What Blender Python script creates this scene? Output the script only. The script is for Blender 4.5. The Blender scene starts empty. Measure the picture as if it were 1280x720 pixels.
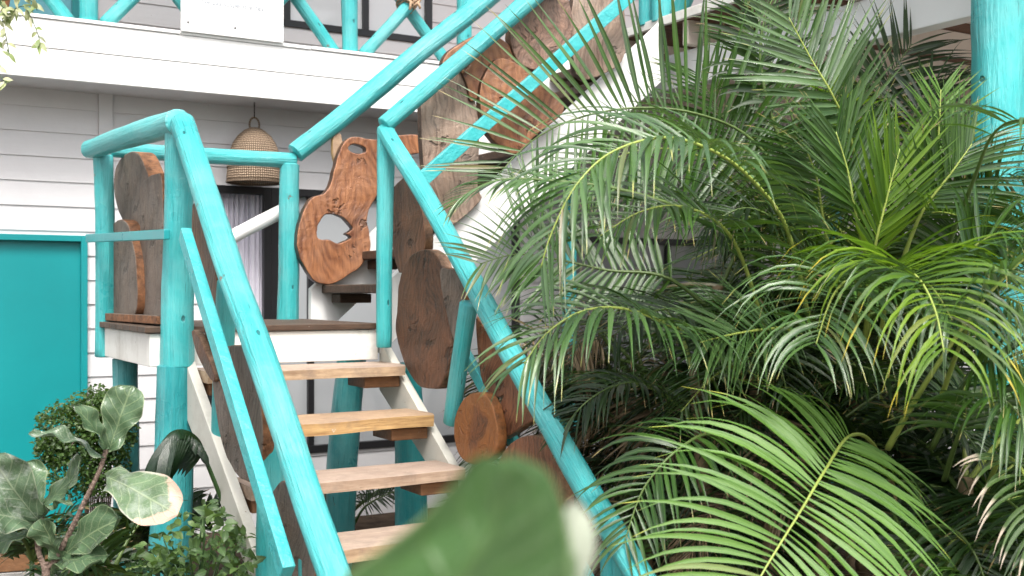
import bpy, bmesh, math, random
from mathutils import Vector, Matrix, noise

# ------------------------------------------------------------------ camera, sky, sun, exposure
SC = bpy.context.scene
FPX, CX, CY = 1400.0, 640.0, 365.0
YAW = math.radians(31.0)
EYE = Vector((0.0, 0.0, 1.68))
Fw = Vector((math.sin(YAW), math.cos(YAW), 0)); Rt = Vector((math.cos(YAW), -math.sin(YAW), 0)); Up = Vector((0, 0, 1))
cam = bpy.data.objects.new('camera', bpy.data.cameras.new('camera'))
SC.collection.objects.link(cam); SC.camera = cam
cam.location = EYE; cam.rotation_euler = (math.radians(90), 0, -YAW)
cam.data.sensor_width = 36.0; cam.data.lens = FPX / 1280 * 36.0
cam.data.shift_y = (CY - 360.0) / 1280.0
cam.data.clip_start = 0.05; cam.data.clip_end = 500
cam.data.dof.use_dof = True; cam.data.dof.focus_distance = 4.9; cam.data.dof.aperture_fstop = 3.6

W = bpy.data.worlds.new('World'); SC.world = W; W.use_nodes = True
wn = W.node_tree.nodes; wl = W.node_tree.links
sky = wn.new('ShaderNodeTexSky'); sky.sky_type = 'NISHITA'; sky.sun_disc = False
SUN_EL, SUN_AZ = math.radians(56), math.radians(198)      # azimuth measured from +Y towards +X
sky.sun_elevation = SUN_EL; sky.sun_rotation = SUN_AZ
sky.air_density = 1.0; sky.dust_density = 6.0; sky.ozone_density = 0.6
bg = wn['Background']; bg.inputs['Strength'].default_value = 0.15
hs = wn.new('ShaderNodeHueSaturation'); hs.inputs['Saturation'].default_value = 0.45
wl.new(sky.outputs['Color'], hs.inputs['Color']); wl.new(hs.outputs['Color'], bg.inputs['Color'])
sun = bpy.data.objects.new('sun', bpy.data.lights.new('sun', 'SUN'))
SC.collection.objects.link(sun)
sun.data.energy = 1.5; sun.data.angle = math.radians(17); sun.data.color = (1.0, 0.965, 0.92)
sd = Vector((math.sin(SUN_AZ) * math.cos(SUN_EL), math.cos(SUN_AZ) * math.cos(SUN_EL), math.sin(SUN_EL)))
sun.rotation_euler = sd.to_track_quat('Z', 'Y').to_euler()
SC.view_settings.view_transform = 'Standard'; SC.view_settings.look = 'None'
SC.view_settings.gamma = 1.0; SC.view_settings.exposure = 1.07
SC.cycles.max_bounces = 8

# ------------------------------------------------------------------ helpers
def ray(x, y): return Fw + Rt * ((x - CX) / FPX) + Up * ((CY - y) / FPX)
def pd(x, y, d): return EYE + ray(x, y) * d                  # at a depth
def pv(x, y, v): r = ray(x, y); return EYE + r * (v / r.y)   # on a plane parallel to the house front
def pu(x, y, u): r = ray(x, y); return EYE + r * (u / r.x)   # on a plane parallel to the lower flight

WM = {}
def link(o, parent=None, M=None, kind=None):
    SC.collection.objects.link(o)
    M = M or Matrix.Identity(4)
    WM[o.name] = M
    if parent:
        o.parent = parent
        o.matrix_local = WM[parent.name].inverted() @ M
    else:
        o.matrix_world = M
    if kind: o['kind'] = kind
    return o
def thing(name, label, cat, loc=(0, 0, 0), group=None):
    o = bpy.data.objects.new(name, None); o.empty_display_size = 0.1
    link(o, None, Matrix.Translation(Vector(loc)))
    o['label'] = label; o['category'] = cat
    if group: o['group'] = group
    return o

class MB:
    def __init__(s): s.v = []; s.f = []; s.uv = []; s.mi = []; s.m = 0
    def vert(s, p): s.v.append(tuple(p)); return len(s.v) - 1
    def face(s, ids, uvs=None):
        s.f.append(ids); s.uv.extend(uvs if uvs else [(0.5, 0.2)] * len(ids)); s.mi.append(s.m)
    def box(s, c, sx, sy, sz, M=None):
        c = Vector(c); ids = []
        for dx in (-1, 1):
            for dy in (-1, 1):
                for dz in (-1, 1):
                    p = Vector((dx * sx / 2, dy * sy / 2, dz * sz / 2))
                    if M is not None: p = M @ p
                    ids.append(s.vert(c + p))
        for q in ((0, 1, 3, 2), (4, 6, 7, 5), (0, 4, 5, 1), (2, 3, 7, 6), (0, 2, 6, 4), (1, 5, 7, 3)):
            s.face([ids[k] for k in q])
    def tube(s, pts, rad, n=14, wob=0.0, seed=0, cap=True, step=None, round_end=True):
        pts = [Vector(p) for p in pts]
        if step:
            out = []; 
            for a, b in zip(pts, pts[1:]):
                k = max(1, int((b - a).length / step))
                out += [a.lerp(b, i / k) for i in range(k)]
            out.append(pts[-1]); src = pts; pts = out
        N = len(pts)
        L = [0.0]
        for a, b in zip(pts, pts[1:]): L.append(L[-1] + (b - a).length)
        tot = L[-1] or 1
        rf = rad if callable(rad) else (lambda t: rad)
        T0 = (pts[1] - pts[0]).normalized()
        ref = Vector((0, 0, 1)) if abs(T0.z) < 0.9 else Vector((1, 0, 0))
        X = T0.cross(ref).normalized()
        rings = []
        if cap and round_end and N > 2:
            pts = [pts[0]] + pts + [pts[-1]]; L = [L[0]] + L + [L[-1]]; ends = {0, N + 1}
            N += 2
        else: ends = set()
        for i, p in enumerate(pts):
            a = pts[max(i - 1, 0)]; b = pts[min(i + 1, N - 1)]
            T = (b - a)
            T = T.normalized() if T.length > 1e-9 else T0
            X = (X - T * X.dot(T)).normalized(); Y = T.cross(X)
            t = L[i] / tot; r0 = rf(t)
            if i in ends: r0 *= 0.86; p = p + T * (0.006 if i else -0.006)
            off = Vector((0, 0, 0))
            if wob:
                q = Vector((L[i] * 1.3, seed * 7.31, 0.5))
                off = (X * noise.noise(q) + Y * noise.noise(q + Vector((0, 3.3, 9)))) * wob * 1.6
            ring = []
            for k in range(n):
                th = 2 * math.pi * k / n
                r = r0
                if wob:
                    r *= 1 + 0.09 * noise.noise(Vector((math.cos(th) * 1.1, math.sin(th) * 1.1 + seed * 3.7, L[i] * 2.2))) + 0.05 * noise.noise(Vector((math.cos(th) * 2, math.sin(th) * 2 + seed, L[i] * 7)))
                ring.append(s.vert(p + off + (X * math.cos(th) + Y * math.sin(th)) * r))
            rings.append(ring)
        for i in range(N - 1):
            for k in range(n):
                k2 = (k + 1) % n
                u0, u1 = k / n, (k + 1) / n
                s.face([rings[i][k], rings[i][k2], rings[i + 1][k2], rings[i + 1][k]],
                       [(u0, L[i]), (u1, L[i]), (u1, L[i + 1]), (u0, L[i + 1])])
        if cap:
            s.face(list(reversed(rings[0]))); s.face(rings[-1])
    def build(s, name, mats, parent=None, M=None, smooth=True, kind=None, bevel=0, world=True, angle=None):
        me = bpy.data.meshes.new(name)
        if M is None:
            M = Matrix.Translation(WM[parent.name].translation) if parent else Matrix.Identity(4)
        if world:
            Mi = M.inverted(); vs = [Mi @ Vector(p) for p in s.v]
        else: vs = s.v
        me.from_pydata([tuple(p) for p in vs], [], s.f)
        ul = me.uv_layers.new(name='UVMap')
        fl = [c for uv in s.uv for c in uv]
        ul.data.foreach_set('uv', fl)
        if not isinstance(mats, (list, tuple)): mats = [mats]
        for m in mats: me.materials.append(m)
        if len(mats) > 1: me.polygons.foreach_set('material_index', s.mi)
        if smooth: me.polygons.foreach_set('use_smooth', [True] * len(s.f))
        me.update()
        if smooth and angle: me.set_sharp_from_angle(angle=math.radians(angle))
        o = bpy.data.objects.new(name, me); link(o, parent, M, kind)
        if bevel:
            b = o.modifiers.new('bevel', 'BEVEL'); b.width = bevel; b.segments = 2; b.limit_method = 'ANGLE'
        return o

def catmull(pts, n, closed=False):
    P = [Vector(p) for p in pts]; m = len(P); out = []
    segs = m if closed else m - 1
    for i in range(segs):
        if closed: a, b, c, d = P[(i - 1) % m], P[i], P[(i + 1) % m], P[(i + 2) % m]
        else: a, b, c, d = P[max(i - 1, 0)], P[i], P[i + 1], P[min(i + 2, m - 1)]
        for k in range(n):
            t = k / n
            out.append(0.5 * ((2 * b) + (c - a) * t + (2 * a - 5 * b + 4 * c - d) * t * t + (3 * b - a - 3 * c + d) * t ** 3))
    if not closed: out.append(P[-1])
    return out

# ------------------------------------------------------------------ materials
class NT:
    def __init__(s, name):
        s.m = bpy.data.materials.new(name); s.m.use_nodes = True
        s.t = s.m.node_tree; s.n = s.t.nodes; s.p = s.n['Principled BSDF']; s.out = s.n['Material Output']
    def l(s, a, b): s.t.links.new(a, b)
    def node(s, ty, **kw):
        nd = s.n.new(ty)
        for k, v in kw.items(): setattr(nd, k, v)
        return nd
    def coord(s, kind='Object'): return s.node('ShaderNodeTexCoord').outputs[kind]
    def mapping(s, src, scale=(1, 1, 1), loc=(0, 0, 0)):
        mp = s.node('ShaderNodeMapping'); mp.inputs['Scale'].default_value = scale; mp.inputs['Location'].default_value = loc
        s.l(src, mp.inputs['Vector']); return mp.outputs['Vector']
    def noise(s, vec, scale, detail=4, rough=0.6, dist=0.0):
        nd = s.node('ShaderNodeTexNoise'); nd.inputs['Scale'].default_value = scale; nd.inputs['Detail'].default_value = detail
        nd.inputs['Roughness'].default_value = rough; nd.inputs['Distortion'].default_value = dist
        s.l(vec, nd.inputs['Vector']); return nd.outputs['Fac']
    def ramp(s, fac, stops):
        r = s.node('ShaderNodeValToRGB'); e = r.color_ramp.elements
        while len(e) > 1: e.remove(e[-1])
        for i, (p, c) in enumerate(stops):
            q = e[0] if i == 0 else e.new(p)
            q.position = p; q.color = (*c, 1) if len(c) == 3 else c
        s.l(fac, r.inputs['Fac']); return r.outputs['Color']
    def mix(s, fac, a, b, mode='MIX'):
        m = s.node('ShaderNodeMix', data_type='RGBA', blend_type=mode)
        for inp, v in ((m.inputs[0], fac), (m.inputs[6], a), (m.inputs[7], b)):
            if isinstance(v, (int, float)): inp.default_value = v
            elif isinstance(v, tuple): inp.default_value = (*v, 1) if len(v) == 3 else v
            else: s.l(v, inp)
        return m.outputs[2]
    def math(s, op, a, b=0.0):
        m = s.node('ShaderNodeMath', operation=op)
        for inp, v in ((m.inputs[0], a), (m.inputs[1], b)):
            if isinstance(v, (int, float)): inp.default_value = v
            else: s.l(v, inp)
        return m.outputs[0]
    def bump(s, h, strength=0.3, dist=0.01):
        b = s.node('ShaderNodeBump'); b.inputs['Strength'].default_value = strength; b.inputs['Distance'].default_value = dist
        s.l(h, b.inputs['Height']); s.l(b.outputs['Normal'], s.p.inputs['Normal'])
    def set(s, color=None, rough=None, spec=None):
        for k, v in (('Base Color', color), ('Roughness', rough), ('Specular IOR Level', spec)):
            if v is None: continue
            i = s.p.inputs[k]
            if isinstance(v, (int, float)): i.default_value = v
            elif isinstance(v, tuple): i.default_value = (*v, 1)
            else: s.l(v, i)

def mat_teal(name, c0, c1, uv=True, wear=True, sheen=0.28):
    t = NT(name)
    obj = t.coord('Object'); vec = t.coord('UV') if uv else obj
    g = t.mapping(vec, (9, 0.9, 1) if uv else (3, 3, 3))
    n1 = t.noise(g, 2.2, 5); n2 = t.noise(obj, 3.0, 4)
    col = t.ramp(n2, [(0.3, c0), (0.7, c1)])
    streak = t.ramp(n1, [(0.42, (0, 0, 0)), (0.75, (1, 1, 1))])
    col = t.mix(t.math('MULTIPLY', streak, 0.22), col, (0.26, 0.56, 0.56))
    h = t.math('MULTIPLY', n1, 1.3); fine0 = t.noise(obj, 30, 3)
    if wear:
        cr = t.ramp(t.noise(t.mapping(vec, (22, 2.2, 1) if uv else (9, 9, 9)), 2.0, 3, 0.6), [(0.66, (0, 0, 0)), (0.70, (1, 1, 1))])
        vo = t.node('ShaderNodeTexVoronoi'); vo.inputs['Scale'].default_value = 1.0
        t.l(t.mapping(vec, (3.0, 4.2, 1) if uv else (5, 5, 5), (0.37, 0.2, 0)), vo.inputs['Vector'])
        kn = t.ramp(t.math('ADD', vo.outputs['Distance'], t.math('MULTIPLY', t.noise(obj, 25, 2), 0.06)), [(0.075, (1, 1, 1)), (0.10, (0, 0, 0))])
        dk = t.math('MAXIMUM', t.math('MULTIPLY', cr, 0.7), kn)
        col = t.mix(t.math('MULTIPLY', dk, 0.8), col, (0.008, 0.085, 0.09))
        fade = t.ramp(t.noise(obj, 2.1, 6, 0.65, 0.5), [(0.48, (0, 0, 0)), (0.68, (1, 1, 1))])
        col = t.mix(t.math('MULTIPLY', fade, 0.38), col, (0.24, 0.55, 0.55))
        gri = t.ramp(t.noise(t.mapping(vec, (5, 1.4, 1) if uv else (3, 3, 3), (4, 7, 0)), 2.6, 7, 0.72), [(0.54, (0, 0, 0)), (0.70, (1, 1, 1))])
        col = t.mix(t.math('MULTIPLY', gri, 0.40), col, (0.045, 0.21, 0.21))
        w2 = t.ramp(t.noise(obj, 6.5, 9, 0.78), [(0.655, (0, 0, 0)), (0.67, (1, 1, 1))])
        col = t.mix(w2, col, t.mix(fine0, (0.30, 0.27, 0.22), (0.12, 0.09, 0.06)))
        h = t.math('SUBTRACT', h, w2)
        h = t.math('SUBTRACT', h, dk)
    t.set(col, t.ramp(n2, [(0.2, (0.22,) * 3), (0.8, (0.42,) * 3)]), 0.6)
    fine = t.noise(t.mapping(vec, (14, 3, 1) if uv else (8, 8, 8)), 4.0, 6, 0.65)
    t.bump(t.math('ADD', h, t.math('MULTIPLY', fine, 0.7)), 0.7, 0.014)
    return t.m

def mat_paint(name, c, dirt=(0.3, 0.27, 0.23), amt=0.35, rough=0.5, scale=2.0):
    t = NT(name); o = t.coord('Object')
    n = t.noise(o, scale, 7, 0.7); n2 = t.noise(t.mapping(o, (0.6, 0.6, 6)), 3, 6)
    d = t.ramp(n, [(0.5, (0, 0, 0)), (0.8, (1, 1, 1))])
    col = t.mix(t.math('MULTIPLY', d, amt), c, dirt)
    f = t.noise(o, 26, 4, 0.6)
    chips = t.ramp(f, [(0.71, (0, 0, 0)), (0.74, (1, 1, 1))])
    col = t.mix(t.math('MULTIPLY', chips, amt * 1.3), col, (0.16, 0.12, 0.08))
    t.set(col, rough, 0.35); t.bump(t.math('ADD', n2, t.math('MULTIPLY', f, 0.4)), 0.25, 0.006)
    return t.m

def mat_wood(name, dark, light, edge=None, rings=True, rough=0.38, scale=1.0, rot=0.0, grey=0.0, dents=0.6, fib=0.55, rim=None):
    t = NT(name); o = t.coord('Object')
    warp = t.node('ShaderNodeTexNoise'); warp.inputs['Scale'].default_value = 3.2 * scale; warp.inputs['Detail'].default_value = 3
    t.l(o, warp.inputs['Vector'])
    vm = t.node('ShaderNodeVectorMath', operation='MULTIPLY_ADD')
    t.l(warp.outputs['Color'], vm.inputs[0]); vm.inputs[1].default_value = (0.28, 0.28, 0.1); t.l(o, vm.inputs[2])
    mp = t.node('ShaderNodeMapping'); t.l(vm.outputs[0], mp.inputs['Vector'])
    mp.inputs['Rotation'].default_value = (0, 0, rot)
    if rings:
        mp.inputs['Scale'].default_value = (1.0, 0.55, 0.4); mp.inputs['Location'].default_value = (-0.16, -0.1, -0.04)
        wv = t.node('ShaderNodeTexWave', wave_type='RINGS', rings_direction='SPHERICAL')
        wv.inputs['Scale'].default_value = 13 * scale
    else:
        mp.inputs['Scale'].default_value = (1.0, 0.12, 1.0)
        wv = t.node('ShaderNodeTexWave', wave_type='BANDS', bands_direction='X')
        wv.inputs['Scale'].default_value = 11 * scale
    wv.inputs['Distortion'].default_value = 5; wv.inputs['Detail'].default_value = 4; wv.inputs['Detail Scale'].default_value = 1.6
    t.l(mp.outputs[0], wv.inputs['Vector'])
    big = t.noise(vm.outputs[0], 5.0 * scale, 7, 0.68, 0.6)
    mid = tuple((a + b) / 2 for a, b in zip(dark, light))
    gr = t.noise(t.mapping(mp.outputs[0], (46, 5, 46)), 1.6, 6, 0.7, 0.4)
    f = t.math('ADD', t.math('MULTIPLY', wv.outputs['Fac'], 0.07 if not rings else 0.09), t.math('ADD', t.math('MULTIPLY', big, 0.62), t.math('MULTIPLY', gr, 0.36)))
    col = t.ramp(f, [(0.40, dark), (0.52, mid), (0.66, light)])
    col = t.mix(t.math('MULTIPLY', t.ramp(gr, [(0.36, (1, 1, 1)), (0.46, (0, 0, 0))]), fib), col, tuple(c * 0.4 for c in dark))
    pit = t.ramp(t.noise(vm.outputs[0], 7.5, 4, 0.6), [(0.64, (0, 0, 0)), (0.68, (1, 1, 1))])
    col = t.mix(t.math('MULTIPLY', pit, dents), col, tuple(c * 0.2 for c in dark))
    if grey:
        gm = t.ramp(t.noise(o, 6, 6, 0.7), [(0.38, (0, 0, 0)), (0.62, (1, 1, 1))])
        col = t.mix(t.math('MULTIPLY', gm, grey), col, (0.30, 0.27, 0.24))
    if rim:
        ln = t.node('ShaderNodeVectorMath', operation='LENGTH'); t.l(t.mapping(vm.outputs[0], (1.25, 0.85, 0), (-0.17, -0.12, 0)), ln.inputs[0])
        rc, r0, r1 = rim
        col = t.mix(t.ramp(t.math('ADD', ln.outputs['Value'], t.math('MULTIPLY', big, 0.05)), [(r0, (0, 0, 0)), (r1, (0.85,) * 3)]), col, t.mix(gr, tuple(c * 0.35 for c in rc), rc))
    if edge:
        sep = t.node('ShaderNodeSeparateXYZ'); geo = t.coord('Normal'); t.l(geo, sep.inputs[0])
        side = t.ramp(t.math('ABSOLUTE', sep.outputs['Z']), [(0.35, (1, 1, 1)), (0.75, (0, 0, 0))])
        en = t.ramp(t.noise(o, 16, 5, 0.7), [(0.35, tuple(c * 0.25 for c in edge)), (0.65, edge)])
        col = t.mix(side, col, en)
    t.set(col, t.ramp(big, [(0.3, (rough,) * 3), (0.7, (min(1, rough + 0.25),) * 3)]), 0.5)
    t.bump(t.math('ADD', t.math('MULTIPLY', gr, 0.7), t.math('SUBTRACT', t.math('MULTIPLY', big, 1.8), t.math('MULTIPLY', pit, 0.8))), 0.75, 0.016)
    return t.m

def mat_plain(name, c, rough=0.5, spec=0.5, var=0.15, scale=6):
    t = NT(name); n = t.noise(t.coord('Object'), scale, 5)
    t.set(t.ramp(n, [(0.25, tuple(x * (1 - var) for x in c)), (0.75, tuple(min(1, x * (1 + var)) for x in c))]), rough, spec)
    return t.m

def mat_leaf(name, cols, tip=None, tip_at=0.9, rough=0.38, transl=0.3, mid=None, spec=0.5, back=None):
    """leaflet: colour differs from leaflet to leaflet, tips may be dry"""
    t = NT(name); uv = t.coord('UV'); geo = t.node('ShaderNodeNewGeometry')
    rnd = geo.outputs['Random Per Island']
    k = len(cols)
    stops = [((i + 0.5) / k * 0.93, c) for i, c in enumerate(cols)]
    if tip: stops += [(0.975, cols[-1]), (0.985, (0.24, 0.17, 0.08))]
    col = t.ramp(rnd, stops)
    n = t.noise(t.coord('Object'), 5, 3)
    col = t.mix(0.35, col, t.mix(n, tuple(c * 0.5 for c in cols[0]), cols[-1]))
    sep = t.node('ShaderNodeSeparateXYZ'); t.l(uv, sep.inputs[0])
    if mid:
        a = t.math('ABSOLUTE', t.math('SUBTRACT', sep.outputs['X'], 0.5))
        col = t.mix(t.ramp(a, [(0.03, (0.7,) * 3), (0.09, (0, 0, 0))]), col, mid)
    if tip:
        rr = t.math('FRACT', t.math('MULTIPLY', rnd, 7.31))
        e = t.math('ADD', sep.outputs['Y'], t.math('MULTIPLY', t.math('SUBTRACT', rr, 0.62), 0.28))
        col = t.mix(t.ramp(e, [(tip_at - 0.06, (0, 0, 0)), (tip_at + 0.03, (1, 1, 1))]), col, tip)
    spots = t.ramp(t.noise(t.coord('Object'), 38, 4, 0.7), [(0.60, (0, 0, 0)), (0.72, (1, 1, 1))])
    col = t.mix(t.math('MULTIPLY', spots, 0.2), col, (0.20, 0.21, 0.12))
    if back: col = t.mix(geo.outputs['Backfacing'], col, back)
    t.set(col, rough, spec)
    tr = t.node('ShaderNodeBsdfTranslucent'); 
    t.l(t.mix(0.35, col, (0.22, 0.40, 0.01), 'MIX'), tr.inputs['Color'])
    ms = t.node('ShaderNodeMixShader'); ms.inputs[0].default_value = transl
    t.l(t.p.outputs[0], ms.inputs[1]); t.l(tr.outputs[0], ms.inputs[2]); t.l(ms.outputs[0], t.out.inputs['Surface'])
    st = t.noise(t.mapping(uv, (14, 0.6, 1)), 3, 3)
    t.bump(st, 0.25, 0.004)
    return t.m

def mat_fig(name, base, vein, pale=None, pale_at=2.0, rough=0.4, edge=None, blotch=0.0):
    """broad leaf with a net of veins"""
    t = NT(name); uv = t.coord('UV'); o = t.coord('Object')
    sep = t.node('ShaderNodeSeparateXYZ'); t.l(uv, sep.inputs[0])
    a = t.math('ABSOLUTE', t.math('SUBTRACT', sep.outputs['X'], 0.5))
    mid = t.ramp(a, [(0.008, (1, 1, 1)), (0.03, (0, 0, 0))])
    w = t.math('FRACT', t.math('ADD', t.math('MULTIPLY', t.math('SUBTRACT', sep.outputs['Y'], t.math('MULTIPLY', a, 0.55)), 6.5), t.math('MULTIPLY', t.noise(o, 20, 2), 0.25)))
    w = t.math('ABSOLUTE', t.math('SUBTRACT', w, 0.5))
    lat = t.ramp(w, [(0.03, (0.8,) * 3), (0.09, (0, 0, 0))])
    vor = t.node('ShaderNodeTexVoronoi', feature='DISTANCE_TO_EDGE'); vor.inputs['Scale'].default_value = 14
    t.l(uv, vor.inputs['Vector'])
    net = t.ramp(vor.outputs['Distance'], [(0.01, (0.35,) * 3), (0.06, (0, 0, 0))])
    n = t.noise(o, 9, 5, 0.6)
    col = t.ramp(n, [(0.3, tuple(c * 0.7 for c in base)), (0.7, tuple(c * 1.3 for c in base))])
    veins = t.math('MAXIMUM', mid, t.math('MAXIMUM', lat, net))
    if blotch: col = t.mix(t.math('MULTIPLY', t.ramp(t.noise(o, 14, 6, 0.7), [(0.48, (0, 0, 0)), (0.62, (1, 1, 1))]), blotch), col, (0.42, 0.46, 0.42))
    col = t.mix(t.math('MULTIPLY', veins, 0.42), col, vein)
    if edge:
        ed = t.ramp(t.math('ADD', t.math('MULTIPLY', a, 2), t.math('MULTIPLY', t.math('SUBTRACT', n, 0.5), 0.25)), [(0.93, (0, 0, 0)), (0.99, (1, 1, 1))])
        col = t.mix(ed, col, edge)
    if pale:
        e = t.math('ADD', t.math('ADD', sep.outputs['Y'], t.math('MULTIPLY', a, 0.35)), t.math('MULTIPLY', t.math('SUBTRACT', n, 0.5), 0.5))
        col = t.mix(t.ramp(e, [(pale_at, (0, 0, 0)), (pale_at + 0.04, (1, 1, 1))]), col, pale)
    t.set(col, rough, 0.5)
    tr = t.node('ShaderNodeBsdfTranslucent'); t.l(col, tr.inputs['Color'])
    ms = t.node('ShaderNodeMixShader'); ms.inputs[0].default_value = 0.18
    t.l(t.p.outputs[0], ms.inputs[1]); t.l(tr.outputs[0], ms.inputs[2]); t.l(ms.outputs[0], t.out.inputs['Surface'])
    t.bump(t.math('ADD', veins, n), 0.5, 0.003)
    return t.m

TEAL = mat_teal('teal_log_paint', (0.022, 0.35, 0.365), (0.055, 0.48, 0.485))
TEALD = mat_teal('teal_log_paint_dark', (0.010, 0.24, 0.26), (0.020, 0.32, 0.335))  # darker tone of the teal log paint
TEALB = mat_teal('teal_board_paint', (0.030, 0.37, 0.39), (0.045, 0.46, 0.47), uv=False, wear=False)
TEALUP = mat_plain('upper_door_sheen_tint', (0.15, 0.44, 0.52), 0.2, 0.6, 0.12, 3)  # door teal lightened: the glossy reflection is put into the colour
TEALDOOR = mat_plain('teal_door_paint', (0.005, 0.245, 0.26), 0.35, 0.5, 0.08, 2)
WHITE = mat_paint('white_paint', (0.80, 0.80, 0.79), amt=0.18)
WHITEW = mat_paint('weathered_white_paint', (0.74, 0.73, 0.69), (0.25, 0.2, 0.14), 0.6, 0.6, 3.5)
SIDING = mat_paint('siding_paint', (0.665, 0.66, 0.672), (0.42, 0.40, 0.40), 0.24, 0.45, 1.2)
CREAM = mat_paint('cream_joist_paint', (0.78, 0.70, 0.62), (0.33, 0.2, 0.11), 0.55, 0.6, 2.2)
W_DARK = mat_wood('dark_slab_wood', (0.045, 0.021, 0.012), (0.17, 0.078, 0.042), (0.30, 0.17, 0.10), rings=True, rot=0.2)
W_BROWN = mat_wood('brown_slab_wood', (0.08, 0.038, 0.02), (0.26, 0.125, 0.07), (0.16, 0.08, 0.035), rings=False, rot=0.15)
W_ORANGE = mat_wood('orange_burl_wood', (0.13, 0.043, 0.019), (0.40, 0.175, 0.078), (0.10, 0.045, 0.022), rings=True, scale=0.6, rough=0.22, grey=0.12, fib=0.12)
W_RED = mat_wood('red_brown_slab_wood', (0.085, 0.034, 0.017), (0.32, 0.135, 0.07), (0.36, 0.20, 0.11), rings=False, rot=0.5, rough=0.3, fib=0.4)
W_RIM = mat_wood('heartwood_slab', (0.06, 0.025, 0.012), (0.26, 0.10, 0.04), (0.34, 0.13, 0.035), rings=True, scale=1.5, rim=((0.42, 0.16, 0.045), 0.10, 0.135))
W_GREY = mat_wood('weathered_slab_wood', (0.075, 0.055, 0.042), (0.20, 0.15, 0.115), (0.30, 0.13, 0.055), rings=False, rough=0.6, grey=0.3, rot=0.1, fib=0.85)
W_PLANK = mat_wood('pale_plank_wood', (0.18, 0.11, 0.075), (0.46, 0.33, 0.25), (0.17, 0.10, 0.07), rings=False, rough=0.55, grey=0.35, scale=0.8)
W_BURL = mat_wood('pink_brown_burl_wood', (0.11, 0.055, 0.035), (0.36, 0.21, 0.15), (0.2, 0.09, 0.04), rings=False, rough=0.5, grey=0.2, scale=1.6, rot=0.7)
def mat_tread(name, a, b, top):
    t = NT(name); o = t.coord('Object')
    g = t.noise(t.mapping(o, (1.2, 16, 16)), 2.5, 6, 0.7, 0.8); big = t.noise(o, 5, 5, 0.65)
    col = t.ramp(t.math('ADD', t.math('MULTIPLY', g, 0.6), t.math('MULTIPLY', big, 0.4)), [(0.34, a), (0.62, b)])
    sep = t.node('ShaderNodeSeparateXYZ'); t.l(t.coord('Normal'), sep.inputs[0])
    col = t.mix(t.math('MULTIPLY', t.ramp(sep.outputs['Z'], [(0.4, (0, 0, 0)), (0.8, (1, 1, 1))]), 0.7), col, t.mix(big, tuple(c * 0.5 for c in top), top))
    col = t.mix(t.ramp(t.noise(t.mapping(o, (4, 22, 22)), 3, 4, 0.7), [(0.66, (0, 0, 0)), (0.72, (0.8,) * 3)]), col, (0.04, 0.022, 0.012))
    sp = t.ramp(t.noise(o, 24, 6, 0.75), [(0.655, (0, 0, 0)), (0.68, (0.8,) * 3)])
    col = t.mix(sp, col, (0.60, 0.57, 0.52))
    dirt = t.ramp(t.noise(o, 7, 7, 0.7), [(0.5, (0, 0, 0)), (0.7, (0.6,) * 3)])
    col = t.mix(dirt, col, tuple(c * 0.45 for c in top))
    t.set(col, 0.6, 0.4); t.bump(g, 0.5, 0.008); return t.m
WHITESHADE = mat_paint('shaded_stringer_paint', (0.56, 0.55, 0.49), (0.22, 0.20, 0.15), 0.7, 0.65, 3.0)  # white paint with the stringer's shade put into its colour, plus dirt patches
TREAD = mat_tread('tread_wood', (0.24, 0.15, 0.09), (0.60, 0.44, 0.29), (0.44, 0.35, 0.30))
TREADY = mat_tread('yellow_tread_wood', (0.28, 0.15, 0.06), (0.64, 0.42, 0.19), (0.42, 0.31, 0.24))
TREADG = mat_tread('worn_tread_wood', (0.24, 0.15, 0.10), (0.52, 0.39, 0.29), (0.46, 0.36, 0.30))
CLEAT = mat_tread('cleat_wood', (0.10, 0.045, 0.018), (0.26, 0.13, 0.06), (0.16, 0.09, 0.05))
STEPD = mat_tread('dark_step_wood', (0.03, 0.018, 0.012), (0.12, 0.07, 0.045), (0.12, 0.09, 0.07))
DECKW = mat_tread('deck_board_wood', (0.06, 0.03, 0.02), (0.20, 0.095, 0.055), (0.2, 0.1, 0.06))
BLACK = mat_plain('black_frame', (0.012, 0.012, 0.014), 0.35)
GLASS = NT('grey_window_glass'); GLASS.set((0.36, 0.38, 0.40), 0.06, 0.6); GLASS = GLASS.m
GLASSU = NT('upper_window_glass'); GLASSU.set((0.72, 0.74, 0.76), 0.05, 0.6); GLASSU = GLASSU.m
CURT = mat_plain('lilac_curtain', (0.66, 0.64, 0.72), 0.85, 0.2, 0.1, 4)
ROPE = mat_plain('rope', (0.42, 0.29, 0.19), 0.9, 0.1, 0.4, 60)
SOIL = mat_plain('soil', (0.07, 0.05, 0.036), 0.95, 0.1, 0.6, 9)
STONE = mat_plain('grey_stone', (0.3, 0.29, 0.28), 0.85, 0.2, 0.4, 7)
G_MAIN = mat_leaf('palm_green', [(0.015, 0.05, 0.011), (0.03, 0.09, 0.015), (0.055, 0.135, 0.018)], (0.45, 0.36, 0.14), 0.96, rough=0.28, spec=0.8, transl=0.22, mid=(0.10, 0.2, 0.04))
G_PALE = mat_leaf('palm_light_green', [(0.075, 0.18, 0.03), (0.10, 0.225, 0.036), (0.13, 0.26, 0.05)], (0.40, 0.42, 0.06), 0.97, rough=0.4, mid=(0.16, 0.3, 0.05))
G_GREY = mat_leaf('palm_grey_green', [(0.03, 0.08, 0.022), (0.055, 0.125, 0.034), (0.085, 0.17, 0.048)], (0.40, 0.40, 0.12), 0.95, rough=0.24, transl=0.16, spec=1.0)
G_YEL = mat_leaf('palm_yellow_green', [(0.03, 0.09, 0.018), (0.06, 0.15, 0.015), (0.10, 0.22, 0.012), (0.20, 0.33, 0.02)], (0.55, 0.45, 0.04), 0.86, transl=0.4)
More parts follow.
